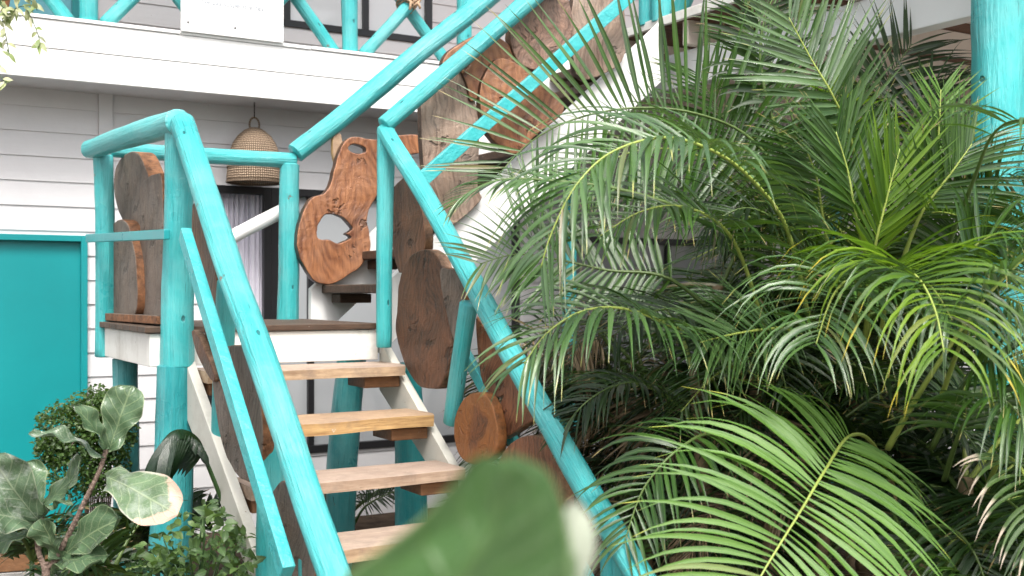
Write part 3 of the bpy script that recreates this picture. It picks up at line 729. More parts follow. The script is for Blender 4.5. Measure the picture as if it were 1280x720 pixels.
slab(SL, [(480, 252), (503, 222), (513, 232), (527, 262), (531, 310), (518, 325), (498, 341), (487, 290)], 'u', 2.46, 0.05, W_BROWN, n=3)
slab(SL, [(496, 385), (498, 355), (508, 325), (528, 311), (545, 318), (553, 340), (558, 390), (563, 420), (562, 450), (556, 470), (548, 485), (525, 484), (510, 465), (500, 440), (494, 412)], 'u', 2.44, 0.06, W_DARK, 'large dark oval slab')
slab(SL, [(549, 340), (561, 335), (576, 345), (581, 365), (578, 395), (570, 432), (558, 395)], 'u', 2.43, 0.045, W_GREY, n=3)
slab(SL, [(594, 398), (605, 408), (624, 430), (642, 462), (632, 492), (615, 496), (600, 470)], 'u', 2.50, 0.05, W_RED, n=4)
slab(SL, [(567, 545), (570, 515), (583, 494), (600, 490), (612, 500), (620, 525), (622, 555), (615, 572), (595, 582), (575, 572)], 'u', 2.405, 0.05, W_RIM, 'round slab with an orange rim')
slab(SL, [(620, 524), (632, 484), (643, 468), (664, 505), (667, 524), (652, 534), (634, 546), (622, 548)], 'u', 2.455, 0.05, W_RED, n=4)
slab(SL, [(622, 580), (635, 556), (657, 544), (678, 548), (692, 567), (699, 600), (700, 650), (690, 700), (640, 695), (620, 622)], 'u', 2.415, 0.07, W_RED, 'rounded red brown slab lowest on the stair side')
slab(SL, [(240, 256), (247, 262), (256, 293), (264, 315), (271, 355), (269, 440), (259, 440), (247, 350), (240, 300)], 'u', 1.37, 0.05, W_BROWN, n=3)
slab(SL, [(275, 442), (285, 432), (302, 432), (312, 445), (322, 480), (328, 540), (325, 580), (312, 585), (298, 562), (285, 505)], 'u', 1.36, 0.05, W_GREY)
slab(SL, [(265, 477), (272, 474), (290, 520), (312, 575), (321, 600), (305, 601), (290, 586), (275, 547)], 'u', 1.345, 0.04, W_GREY)
slab(SL, [(239, 413), (248, 420), (268, 468), (263, 476), (245, 442)], 'u', 1.33, 0.035, W_DARK, n=3)
slab(SL, [(337, 628), (345, 606), (356, 602), (372, 625), (385, 660), (393, 700), (388, 732), (362, 732), (346, 692)], 'u', 1.36, 0.05, W_GREY)
slab(SL, [(163, 189), (152, 196), (144, 211), (142, 235), (146, 258), (153, 276), (163, 290), (174, 300), (186, 296), (189, 262), (187, 228), (180, 206), (173, 192)], 'u', 1.345, 0.09, W_GREY, 'rounded grey brown slab with an orange bark rim', n=4)
slab(SL, [(176, 232), (186, 220), (194, 217), (201, 220), (203, 260), (203, 398), (172, 397), (171, 330), (175, 292), (172, 262)], 'u', 1.325, 0.09, W_GREY, n=4)
slab(SL, [(145, 276), (153, 274), (160, 281), (163, 294), (170, 332), (168, 396), (138, 394), (136, 322), (137, 287)], 'u', 1.285, 0.09, W_GREY, n=4)

# ------------------------------------------------------------------ raised deck on the right
dk = thing('raised_deck', 'raised timber deck on cream joists carried by a thick turquoise log', 'deck', (4.3, 3.0, 0))
DU = 4.30
b = MB(); v = 1.2
while v < VF - 0.05:
    b.box((7.2, v + 0.07, 3.325), 5.75, 0.132, 0.03); v += 0.14
b.build('decking', DECKW, dk, smooth=False)
b = MB(); b.box((DU - 0.006, (1.2 + VF) / 2, 3.325), 0.03, VF - 1.25, 0.055); b.build('deck_edge', WHITEW, dk, smooth=False, bevel=0.004)
v = 1.5
while v < VF - 0.2:
    b = MB(); b.box((7.2, v, 3.235), 5.7, 0.055, 0.145); b.build('joist', CREAM, dk, smooth=False, bevel=0.004); v += 0.62
b = MB(); b.box((4.49, 4.2, 3.05), 0.10, 6.1, 0.215); b.build('beam', WHITE, dk, smooth=False, bevel=0.005)
b = MB(); b.box((7.5, 4.2, 3.05), 0.10, 6.1, 0.215); b.build('beam', CREAM, dk, smooth=False, bevel=0.005)
bp = pd(1247, 365, 4.62)
log('post', (bp.x, bp.y, -0.03), (bp.x + 0.02, bp.y, 5.2), 0.115, dk, seed=41, r1=0.105, wob=0.02, n=24)
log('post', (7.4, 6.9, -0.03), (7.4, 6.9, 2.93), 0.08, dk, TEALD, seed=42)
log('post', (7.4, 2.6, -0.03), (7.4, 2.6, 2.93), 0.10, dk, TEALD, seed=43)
for i, (x, y1) in enumerate(((810, 46), (827, 42))):
    q = pu(x, y1, DU + 0.03)
    log('railing_post', (q.x, q.y, 3.34), (q.x, q.y, 4.3), 0.062, dk, seed=44 + i)
for i, (xa, ya, xb, yb) in enumerate(((845, 36, 872, -40), (915, 10, 890, -50), (925, 8, 950, -60))):
    qa, qb = pu(xa, ya, DU + 0.03), pu(xb, yb, DU + 0.03)
    qa.z = 3.345
    log('railing_brace', qa, qb, 0.05, dk, seed=48 + i)

# ------------------------------------------------------------------ plants
def frond(pts, lead, n, L, w, N, parent, mat, rmat, rng, a0=85, a1=40, droop=0.6, lift=0.25, rr=0.011, side=(1, 1), seg=7, curl=0.0, jit=0.10, miss=0.03, stiff=0.5):
    """one pinnate palm leaf: rachis through pts, leaflets after the first `lead` spans"""
    K = 12
    sp = catmull(pts, K); cum = [0.0]
    for a, b_ in zip(sp, sp[1:]): cum.append(cum[-1] + (b_ - a).length)
    tot = cum[-1]; s0 = cum[min(lead * K, len(cum) - 2)]
    def at(s):
        for i in range(1, len(cum)):
            if cum[i] >= s or i == len(cum) - 1:
                f = (s - cum[i - 1]) / max(1e-6, cum[i] - cum[i - 1]); return sp[i - 1].lerp(sp[i], f), (sp[i] - sp[i - 1]).normalized()
    m = MB(); N = Vector(N).normalized()
    prof = [0.30, 0.78, 1.0, 0.97, 0.80, 0.52, 0.24, 0.03] if seg == 7 else [0.3, 0.9, 1.0, 0.6, 0.04]
    for i in range(n):
        t = (i + 0.5) / n
        p, T = at(s0 + (tot - s0) * t)
        S = T.cross(N)
        if S.length < 0.05: S = T.orthogonal()
        S.normalize(); Nn = S.cross(T).normalized()
        ll = L * (math.sin(math.pi * (0.16 + 0.72 * t)) ** 0.7)
        ang = math.radians(a0 + (a1 - a0) * t)
        for sg, on in ((1, side[0]), (-1, side[1])):
            if not on or rng.random() < miss: continue
            an = ang + rng.uniform(-jit, jit); lf = lift + rng.uniform(-jit, jit) * 1.3
            d = (T * math.cos(an) + (S * sg * math.cos(lf) + Nn * math.sin(lf)) * math.sin(an)).normalized()
            lj = ll * rng.uniform(0.85, 1.1); wj = w * rng.uniform(0.8, 1.15) * (0.65 + 0.35 * math.sin(math.pi * min(1, t + 0.2)))
            tw = rng.uniform(-0.5, 0.5); dr = droop * rng.uniform(0.6, 1.45); cu_ = curl * rng.uniform(-1, 1)
            q = p.copy(); st_ = lj / seg; prev = None
            q = q + T * rng.uniform(-1, 1) * (tot - s0) / n * 0.3
            for k in range(seg + 1):
                Wd = d.cross(Nn)
                if Wd.length < 0.05: Wd = T.copy()
                Wd.normalize(); Bn = Wd.cross(d).normalized()
                Wd = (Wd * math.cos(tw) + Bn * math.sin(tw)); Bn = Wd.cross(d)
                hw = wj * prof[k] / 2
                fo = 0.35 * hw
                a = m.vert(q + Wd * hw + Bn * fo); c = m.vert(q); e = m.vert(q - Wd * hw + Bn * fo)
                vv = k / seg
                if prev:
                    pa, pc, pe, pvv = prev
                    m.face([pa, pc, c, a], [(0, pvv), (0.5, pvv), (0.5, vv), (0, vv)])
                    m.face([pc, pe, e, c], [(0.5, pvv), (1, pvv), (1, vv), (0.5, vv)])
                prev = (a, c, e, vv)
                q = q + d * st_
                f = ((k + 1) / seg) ** stiff if stiff else 1
                d = (d + Vector((0, 0, -1)) * (dr * 1.7 * f / seg) + Bn * cu_ / seg + T * rng.uniform(-.04, .04)).normalized()
    fo = m.build('frond', mat, parent)
    r = MB(); r.tube(sp[::2] + ([sp[-1]] if (len(sp) - 1) % 2 else []), lambda t: rr * (1 - 0.8 * t), 7, cap=True, round_end=False)
    r.build('rachis', rmat, fo)
    return fo

def autofrond(crown, az, el, length, L, w, parent, mat, rmat, rng, bend=1.2, n=30, **kw):
    """arching leaf from a crown point: elevation falls along its length"""
    pts = [Vector(crown)]; d_el = el; k = 6; p = Vector(crown)
    side = rng.uniform(-0.25, 0.25)
    for i in range(k):
        d = Vector((math.cos(az) * math.cos(d_el), math.sin(az) * math.cos(d_el), math.sin(d_el)))
        p = p + d * length / k; pts.append(p.copy()); d_el -= bend / k * (0.5 + i / k); az += side / k
    N = Vector((0, 0, 1)) + Vector((math.cos(az), math.sin(az), 0)) * 0.2 + Vector((rng.uniform(-.4, .4), rng.uniform(-.4, .4), 0))
    return frond(pts, 1, n, L, w, N, parent, mat, rmat, rng, **kw)

def cane(parent, foot, top, r=0.03, seed=0):
    m = MB(); foot = Vector(foot); top = Vector(top)
    k = 16; pts = [foot.lerp(top, i / k) + Vector((0.03 * math.sin(i * 0.4 + seed), 0.03 * math.cos(i * 0.3 + seed), 0)) * math.sin(math.pi * i / k) for i in range(k + 1)]
    L = (top - foot).length
    m.tube(pts, lambda t: r * (1.15 - 0.3 * t) * (1 + 0.10 * (abs((t * L / 0.09) % 1 - 0.5) < 0.12)), 10, step=0.02)
    m.build('stem', CANE, parent)

def palm(label, base, stems, group='areca palms beside the stairs'):
    t = thing('areca_palm', label, 'palm', (base.x, base.y, 0), group)
    return t
TOCAM = -Fw
def hero(parent, px, lead, n, L, w, N, mat, rmat, seed, **kw):
    return frond([pd(*q) for q in px], lead, n, L, w, N, parent, mat, rmat, random.Random(seed), **kw)

baseA = pd(945, 365, 4.75)
pA = palm('areca palm with one large pale frond spread at the front beside the lower handrail', baseA, None)
baseB = pd(1110, 365, 5.0)
pB = palm('areca palm with yellow-green drooping fronds left of the thick turquoise deck post', baseB, None)
baseC = pd(1215, 365, 3.95)
pC = palm('low dark areca palm with dry frond tips at the foot of the deck post', baseC, None)
rngP = random.Random(11)
def crowns(parent, base, specs):
    out = []
    for i, (dx, dy, z) in enumerate(specs):
        top = Vector((base.x + dx, base.y + dy, z)); foot = Vector((base.x + dx * 0.55, base.y + dy * 0.55, -0.03))
        cane(parent, foot, top, 0.03, i); out.append(top)
    return out
cA = crowns(pA, baseA, [(-0.25, 0.1, 1.35), (0.0, 0.0, 1.55), (0.2, 0.15, 1.15), (-0.1, -0.2, 0.95), (0.15, -0.25, 0.7), (-0.4, 0.05, 0.6), (0.05, 0.3, 1.7)])
cB = crowns(pB, baseB, [(-0.15, 0.1, 1.6), (0.1, 0.0, 1.35), (0.2, 0.2, 1.75), (-0.1, -0.2, 1.0)])
cC = crowns(pC, baseC, [(-0.2, 0.05, 0.75), (0.05, -0.05, 0.55), (0.1, 0.1, 1.0)])
baseD = pd(1120, 365, 6.6)
pD = palm('dark areca palm standing behind the others in the shade below the raised deck', baseD, None)
cD = crowns(pD, baseD, [(-0.5, 0.1, 1.2), (0.0, 0.1, 1.5), (0.5, 0.0, 1.3), (0.9, -0.2, 0.9), (-0.2, -0.1, 0.7)])
UPV = Vector((0, 0, 1))
# fronds read from the photograph, each at its own distance
hero(pA, [(1120, 620, 4.6), (1092, 556, 4.15), (1062, 545, 3.78), (1030, 590, 3.5), (1000, 640, 3.36), (950, 722, 3.2), (905, 810, 3.1)], 2, 42, 0.53, 0.0235, TOCAM + UPV * 0.5, G_PALE, RACH, 1, a0=128, a1=46, droop=0.75, lift=0.12, rr=0.010, jit=0.035, miss=0)
hero(pA, [(1015, 420, 4.7), (985, 290, 4.35), (940, 225, 4.15), (890, 188, 4.0), (830, 172, 3.9), (765, 190, 3.8), (720, 232, 3.72), (690, 290, 3.7), (676, 335, 3.7)], 1, 52, 0.48, 0.027, UPV + TOCAM * 0.45, G_GREY, RACH, 2, a0=78, a1=32, droop=1.05, lift=0.3, rr=0.011)
hero(pA, [(1010, 420, 4.9), (985, 250, 5.0), (940, 175, 5.0), (870, 142, 4.95), (790, 135, 4.9), (715, 150, 4.85), (660, 180, 4.85), (622, 220, 4.8)], 1, 46, 0.66, 0.025, TOCAM + UPV * 0.1, G_MAIN, RACHD, 3, a0=98, a1=52, droop=0.12, lift=0.1)
hero(pB, [(1085, 330, 4.9), (1066, 185, 4.6), (1042, 122, 4.5), (1014, 74, 4.5), (986, 22, 4.5)], 1, 38, 0.42, 0.021, TOCAM + UPV * 0.3, G_GREY, RACH, 4, a0=70, a1=35, droop=0.15, lift=0.2)
hero(pB, [(1100, 360, 5.0), (1120, 220, 5.2), (1140, 150, 5.2), (1165, 110, 5.2), (1200, 95, 5.1)], 1, 24, 0.40, 0.024, TOCAM * 0.4 + UPV, G_DARK, RACHD, 5, a0=75, a1=35, droop=0.5)
hero(pA, [(930, 470, 4.7), (870, 421, 4.25), (838, 407, 4.1), (800, 391, 4.0), (760, 384, 3.92), (720, 392, 3.86), (682, 418, 3.8), (655, 455, 3.78)], 1, 38, 0.44, 0.022, UPV + TOCAM * 0.4, G_GREY, RACH, 6, a0=80, a1=30, droop=0.95, lift=0.2)
hero(pA, [(920, 420, 4.8), (840, 350, 4.75), (760, 338, 4.75), (700, 325, 4.75), (645, 318, 4.7), (600, 330, 4.65)], 1, 34, 0.38, 0.025, TOCAM + UPV * 0.6, G_MAIN, RACHD, 7, a0=70, a1=40, droop=0.3, lift=0.1)
hero(pB, [(1080, 440, 4.4), (1090, 360, 4.0), (1115, 335, 3.75), (1145, 345, 3.5), (1168, 385, 3.35), (1180, 440, 3.25)], 1, 40, 0.50, 0.020, UPV + TOCAM * 0.3, G_YEL, RACH, 8, a0=95, a1=45, droop=2.1, lift=0.5, curl=0.7, stiff=0.8)
hero(pB, [(1060, 430, 4.4), (1075, 365, 4.05), (1062, 350, 3.85), (1040, 372, 3.65), (1020, 430, 3.5)], 1, 38, 0.46, 0.020, UPV + TOCAM * 0.3, G_GREY, RACH, 9, a0=90, a1=40, droop=1.9, lift=0.4, curl=0.6, stiff=0.8)
hero(pC, [(1140, 700, 4.0), (1160, 660, 3.8), (1195, 665, 3.65), (1222, 700, 3.55), (1240, 760, 3.5)], 1, 24, 0.36, 0.018, UPV * 0.6 + TOCAM, G_DARK, RACHD, 10, a0=85, a1=35, droop=0.6)
hero(pC, [(1110, 560, 4.0), (1150, 490, 3.75), (1210, 400, 3.55), (1262, 340, 3.45), (1310, 300, 3.4)], 2, 22, 0.40, 0.022, UPV + TOCAM * 0.2, G_MAIN, RACH, 11, a0=80, a1=35, droop=0.9, rr=0.013)
hero(pA, [(1020, 430, 4.6), (985, 412, 4.4), (955, 412, 4.25), (915, 418, 4.15), (875, 428, 4.05)], 1, 28, 0.36, 0.018, TOCAM + UPV * 0.5, G_GREY, RACH, 12, a0=60, a1=25, droop=0.25)
hero(pB, [(1085, 420, 4.6), (1092, 320, 4.35), (1108, 250, 4.3), (1125, 185, 4.3)], 1, 30, 0.36, 0.017, TOCAM + UPV * 0.1, G_LIME, RACH, 13, a0=42, a1=18, droop=0.05, lift=0.35)
hero(pB, [(1150, 330, 4.7), (1165, 230, 4.5), (1173, 170, 4.45), (1176, 112, 4.45)], 1, 22, 0.26, 0.016, TOCAM, G_PALE, RACH, 14, a0=60, a1=30, droop=0.1, lift=0.2)
hero(pA, [(900, 560, 4.7), (850, 508, 4.5), (800, 480, 4.4), (760, 486, 4.35), (725, 510, 4.3), (700, 545, 4.3)], 1, 34, 0.26, 0.018, UPV + TOCAM * 0.3, G_DARK, RACHD, 15, a0=75, a1=35, droop=0.9)
hero(pA, [(930, 600, 4.5), (895, 545, 4.15), (850, 560, 4.0), (805, 610, 3.95), (780, 680, 3.9)], 1, 26, 0.34, 0.020, UPV + TOCAM * 0.5, G_MAIN, RACHD, 16, a0=80, a1=35, droop=0.9)
hero(pB, [(1180, 320, 4.3), (1215, 230, 4.0), (1240, 170, 3.8), (1275, 150, 3.6), (1320, 170, 3.5)], 2, 16, 0.45, 0.018, UPV, G_MAIN, RACHD, 17, a0=80, a1=40, droop=0.8, miss=0.3)
hero(pA, [(960, 430, 4.6), (930, 330, 4.4), (900, 280, 4.2), (850, 258, 4.1), (800, 265, 4.0), (750, 295, 3.95)], 1, 40, 0.42, 0.021, UPV + TOCAM * 0.5, G_MAIN, RACH, 18, a0=80, a1=35, droop=0.6)
hero(pB, [(1050, 420, 4.8), (1010, 330, 4.7), (975, 280, 4.6), (930, 260, 4.5), (880, 285, 4.45)], 1, 38, 0.42, 0.020, UPV + TOCAM * 0.6, G_DARK, RACHD, 19, a0=80, a1=40, droop=0.7)
hero(pB, [(1050, 380, 4.8), (1030, 280, 4.7), (1020, 220, 4.65), (1000, 170, 4.6)], 1, 36, 0.42, 0.020, TOCAM + UPV * 0.2, G_MAIN, RACH, 20, a0=70, a1=35, droop=0.2)
hero(pB, [(1130, 420, 4.7), (1180, 330, 4.5), (1215, 270, 4.4), (1245, 240, 4.3)], 1, 36, 0.40, 0.019, TOCAM + UPV * 0.6, G_MAIN, RACHD, 21, a0=80, a1=40, droop=0.4)
hero(pC, [(1180, 600, 4.0), (1200, 540, 3.8), (1225, 505, 3.65), (1255, 500, 3.55), (1290, 540, 3.45)], 1, 26, 0.36, 0.022, UPV + TOCAM * 0.5, G_MAIN, RACHD, 22, a0=85, a1=40, droop=0.9)
hero(pC, [(1230, 620, 3.9), (1250, 575, 3.6), (1272, 580, 3.45), (1290, 620, 3.35), (1300, 690, 3.3)], 1, 20, 0.26, 0.018, UPV + TOCAM * 0.5, G_TIP, RACH, 23, a0=90, a1=50, droop=1.3, curl=0.8, miss=0.25)
hero(pA, [(985, 200, 5.0), (960, 130, 5.0), (950, 60, 5.0), (965, 0, 5.0), (1000, -40, 5.0)], 1, 22, 0.36, 0.024, TOCAM + UPV * 0.3, G_DARK, RACHD, 24, a0=75, a1=40, droop=0.5)
hero(pB, [(1100, 430, 4.3), (1110, 370, 3.95), (1135, 350, 3.7), (1165, 360, 3.5), (1190, 400, 3.4)], 1, 34, 0.48, 0.020, UPV + TOCAM * 0.2, G_GREY, RACH, 26, a0=95, a1=45, droop=2.2, lift=0.5, curl=0.7, stiff=0.8)
hero(pB, [(1090, 350, 4.6), (1070, 270, 4.4), (1060, 215, 4.4), (1045, 165, 4.4)], 1, 30, 0.36, 0.016, TOCAM + UPV * 0.2, G_MAIN, RACH, 27, a0=50, a1=22, droop=0.1, lift=0.3)
hero(pB, [(1120, 350, 4.5), (1150, 270, 4.35), (1190, 215, 4.3), (1215, 180, 4.3)], 1, 30, 0.36, 0.018, TOCAM + UPV * 0.4, G_MAIN, RACH, 28, a0=60, a1=28, droop=0.3, lift=0.3)
hero(pA, [(1000, 420, 5.2), (960, 300, 5.2), (920, 230, 5.2), (860, 190, 5.15), (790, 190, 5.1), (735, 220, 5.05)], 1, 44, 0.44, 0.019, TOCAM + UPV * 0.5, G_MAIN, RACH, 30, a0=80, a1=40, droop=0.35)
hero(pA, [(980, 430, 5.3), (930, 330, 5.3), (880, 275, 5.25), (820, 245, 5.2), (750, 250, 5.15), (695, 280, 5.1)], 1, 44, 0.42, 0.019, TOCAM * 0.6 + UPV, G_DARK, RACHD, 31, a0=80, a1=38, droop=0.8)
hero(pB, [(1010, 350, 5.3), (1005, 220, 5.3), (985, 130, 5.3), (955, 60, 5.3), (925, 15, 5.3)], 1, 36, 0.42, 0.020, TOCAM + UPV * 0.2, G_MAIN, RACHD, 33, a0=70, a1=38, droop=0.25)
hero(pB, [(1070, 300, 5.4), (1085, 190, 5.4), (1105, 110, 5.4), (1140, 55, 5.4)], 1, 34, 0.42, 0.019, TOCAM + UPV * 0.3, G_DARK, RACHD, 34, a0=70, a1=38, droop=0.3)
hero(pB, [(1000, 330, 5.3), (940, 220, 5.3), (900, 140, 5.3), (870, 90, 5.3)], 1, 34, 0.42, 0.018, TOCAM + UPV * 0.2, G_MAIN, RACHD, 35, a0=65, a1=35, droop=0.25)
hero(pC, [(1150, 420, 4.2), (1195, 335, 3.9), (1240, 295, 3.8), (1295, 290, 3.7)], 1, 32, 0.40, 0.019, UPV + TOCAM * 0.6, G_MAIN, RACH, 36, a0=80, a1=40, droop=0.8)
hero(pC, [(1175, 500, 4.1), (1212, 405, 3.85), (1252, 372, 3.72), (1300, 395, 3.6)], 1, 32, 0.38, 0.018, UPV + TOCAM * 0.6, G_GREY, RACH, 37, a0=80, a1=40, droop=1.0)
hero(pC, [(1165, 560, 4.0), (1212, 470, 3.8), (1258, 450, 3.7), (1310, 485, 3.6)], 1, 32, 0.36, 0.018, UPV + TOCAM * 0.6, G_MAIN, RACHD, 38, a0=80, a1=40, droop=1.1)
hero(pA, [(860, 262, 4.7), (770, 236, 4.6), (690, 226, 4.55), (630, 224, 4.5), (590, 238, 4.5), (566, 258, 4.5)], 1, 34, 0.24, 0.018, UPV + TOCAM * 0.5, G_GREY, RACHD, 25, a0=60, a1=28, droop=0.5, lift=0.1)
# the mass behind them
def proj(p):
    q = Vector(p) - EYE; d = max(0.1, q.dot(Fw)); return CX + FPX * q.dot(Rt) / d, CY - FPX * q.z / d
def crosses(p):
    """would this point hang in front of the lower flight's slabs and handrail?"""
    if (Vector(p) - EYE).dot(Fw) > 5.25: return False
    x, y = proj(p)
    if 790 < x < 1190 and y > 520 and (Vector(p) - EYE).dot(Fw) < 4.15: return True
    return y > 400 and x < 483 + (y - 163) * 0.569 + 85
def fill(parent, crs, count, seed, mats, lens=(0.8, 1.35), els=(0.1, 1.25), azs=None, L=0.38, w=0.018, nn=(34, 46)):
    rng = random.Random(seed); done = 0; tries = 0
    while done < count and tries < 900:
        tries += 1
        c = crs[done % len(crs)]
        az = rng.uniform(0, 2 * math.pi) if azs is None else rng.uniform(*azs)
        el = rng.uniform(*els); mt, rm = mats[rng.randrange(len(mats))]; ln = rng.uniform(*lens)
        hd = Vector((math.cos(az), math.sin(az), 0))
        if any(crosses(c + hd * ln * f + UPV * ln * k) for f, k in ((0.35, 0.2), (0.6, 0.1), (0.85, -0.1), (0.9, -0.4))): continue
        done += 1
        autofrond(c - Vector((0, 0, rng.uniform(0, 0.25))), az, el, ln, L * rng.uniform(0.85, 1.15), w * rng.uniform(0.85, 1.25), parent, mt, rm, rng,
                  bend=rng.uniform(0.8, 2.0), n=rng.randint(*nn), droop=rng.uniform(0.3, 1.0), a0=82, a1=36, seg=4 if done % 3 else 7, lift=rng.uniform(0, 0.4), miss=rng.choice((0.02, 0.05, 0.15)))
MIX1 = [(G_MAIN, RACHD), (G_DARK, RACHD), (G_MAIN, RACH), (G_DARK, RACHD)]
fill(pA, cA, 46, 5, MIX1)
fill(pB, cB, 34, 6, [(G_MAIN, RACHD), (G_MAIN, RACH), (G_YEL, RACH), (G_DARK, RACHD)])
fill(pC, cC, 28, 7, MIX1, lens=(0.6, 1.0), L=0.3)
fill(pA, [c - Vector((0, 0, 0.45)) for c in cA[:5]], 8, 8, [(G_DRY, RACHDRY), (G_DARK, RACHD)], els=(-0.9, 0.0), lens=(0.5, 0.9), L=0.3, w=0.014)
fill(pC, [c - Vector((0, 0, 0.2)) for c in cC], 7, 9, [(G_DRY, RACHDRY)], els=(-0.5, 0.3), lens=(0.4, 0.7), L=0.26, w=0.014)

baseE = pd(850, 365, 5.25)
pE = palm('thin dark areca palm in the gap right behind the lower handrail', baseE, None)
cE = crowns(pE, baseE, [(-0.2, 0.0, 0.5), (0.1, 0.1, 0.9), (0.25, -0.1, 0.6)])
for k, (x, y, d) in enumerate([(790, 640, 5.2), (820, 600, 5.3), (740, 500, 5.4), (860, 560, 5.1), (850, 690, 4.9), (840, 720, 4.9), (900, 640, 4.8), (930, 500, 5.0), (720, 440, 5.5), (960, 560, 4.8), (870, 470, 5.2), (790, 540, 5.4), (880, 600, 5.2), (700, 560, 5.7), (690, 480, 5.8), (720, 640, 5.6)]):
    q = pd(x, y, d); r_ = random.Random(100 + k)
    for j in range(7):
        src = Vector((baseE.x + r_.uniform(-.25, .25), baseE.y + r_.uniform(-.1, .3), max(0.1, q.z - r_.uniform(0.1, 0.5))))
        e = q + Vector((r_.uniform(-.35, .35), r_.uniform(-.2, .2), r_.uniform(-.3, .25)))
        mdl = src.lerp(e, 0.5) + Vector((0, 0, r_.uniform(.1, .25)))
        tip_ = e + (e - mdl) * 0.7 - UPV * 0.2
        if crosses(e) or crosses(tip_): continue
        frond([src, mdl, e, tip_], 1, 32, 0.34, 0.013, UPV + TOCAM * r_.uniform(-.2, .8), pE, G_DARK if (j + k) % 5 else G_DRY, RACHD, r_, a0=80, a1=35, droop=r_.uniform(.4, 1.1), seg=4)
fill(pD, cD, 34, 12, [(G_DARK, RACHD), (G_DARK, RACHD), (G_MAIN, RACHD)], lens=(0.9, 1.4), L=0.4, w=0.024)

# small palm below the landing
bq = pv(440, 650, 7.0)
pS = thing('young_palm', 'small dark palm growing in the shade under the stair treads', 'palm', (bq.x, bq.y, 0))
cane(pS, (bq.x, bq.y, -0.03), (bq.x, bq.y, 0.2), 0.02)
rng = random.Random(4)
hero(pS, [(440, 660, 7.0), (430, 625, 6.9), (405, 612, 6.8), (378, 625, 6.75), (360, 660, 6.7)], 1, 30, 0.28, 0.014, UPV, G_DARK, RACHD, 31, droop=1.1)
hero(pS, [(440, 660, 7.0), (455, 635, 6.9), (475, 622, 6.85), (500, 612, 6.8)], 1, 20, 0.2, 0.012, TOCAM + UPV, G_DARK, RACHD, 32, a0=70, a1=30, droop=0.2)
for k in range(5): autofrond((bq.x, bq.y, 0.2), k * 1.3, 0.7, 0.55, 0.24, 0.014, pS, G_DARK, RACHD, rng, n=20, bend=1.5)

# broad leaves
def broad(mb, base, tip, width, nrm, bend=0.15, fold=0.25, wave=0.02, na=14, nc=8, shape='fiddle', seed=0, droop=0.0):
    base = Vector(base); tip = Vector(tip); T = tip - base; L = T.length; T.normalize()
    nrm = Vector(nrm); S = T.cross(nrm).normalized(); Nn = S.cross(T).normalized()
    grid = []
    for i in range(na + 1):
        t = i / na
        if shape == 'fiddle':
            base_ = 0.40 + 0.60 / (1 + math.exp(-(t - 0.42) * 10)) + 0.12 * math.exp(-((t - 0.12) / 0.09) ** 2)
            hw = width / 2 * base_ * (min(1, t / 0.07) ** 0.6) * (max(0.0, 1 - max(0, (t - 0.66) / 0.34) ** 2.2) ** 0.5) + 0.0005
        else:
            hw = width / 2 * max(0.02, math.sin(math.pi * t ** 0.75) ** 1.0)
        row = []
        for j in range(nc + 1):
            s = j / nc * 2 - 1
            wv = wave * noise.noise(Vector((t * 4 + seed * 5, s * 1.7, seed))) * (0.4 + abs(s)) + wave * 0.5 * math.sin(t * 17 + seed + s) * abs(s)
            p = base + T * (L * t) + S * (s * hw) + Nn * (bend * L * math.sin(math.pi * t) + fold * abs(s) * hw + wv) - Vector((0, 0, droop * L * t * t))
            row.append((mb.vert(p), (j / nc, t)))
        grid.append(row)
    for i in range(na):
        for j in range(nc):
            q = (grid[i][j], grid[i][j + 1], grid[i + 1][j + 1], grid[i + 1][j])
            mb.face([a for a, _ in q], [b_ for _, b_ in q])

DF = 3.9
ft = pd(55, 365, DF)
fig = thing('fiddle_leaf_fig', 'fiddle leaf fig with one scorched pale leaf in front of the house door', 'potted plant', (ft.x, ft.y, 0))
m = MB(); m.tube(catmull([(ft.x, ft.y, -0.03), pd(56, 790, DF), pd(57, 720, DF), pd(56, 705, DF)], 6), 0.014, 10, 0.004, 1, step=0.02); m.build('trunk', BARK, fig)
m = MB(); m.tube(catmull([pd(57, 712, DF), pd(48, 690, DF), pd(46, 665, DF), pd(52, 645, DF)], 6), lambda t: 0.010 - 0.002 * t + 0.0016 * (abs((t * 11) % 1 - 0.5) < 0.12), 10, 0.010, 2, step=0.006); m.build('branch', BARK, fig)
m = MB(); m.tube(catmull([pd(57, 712, DF), pd(70, 700, DF), pd(88, 668, DF - .03), pd(112, 622, DF - .05), pd(128, 590, DF - .05), pd(137, 563, DF - .05)], 6), lambda t: 0.0095 - 0.002 * t + 0.0016 * (abs((t * 23) % 1 - 0.5) < 0.12), 10, 0.012, 3, step=0.006); m.build('branch', BARK, fig)
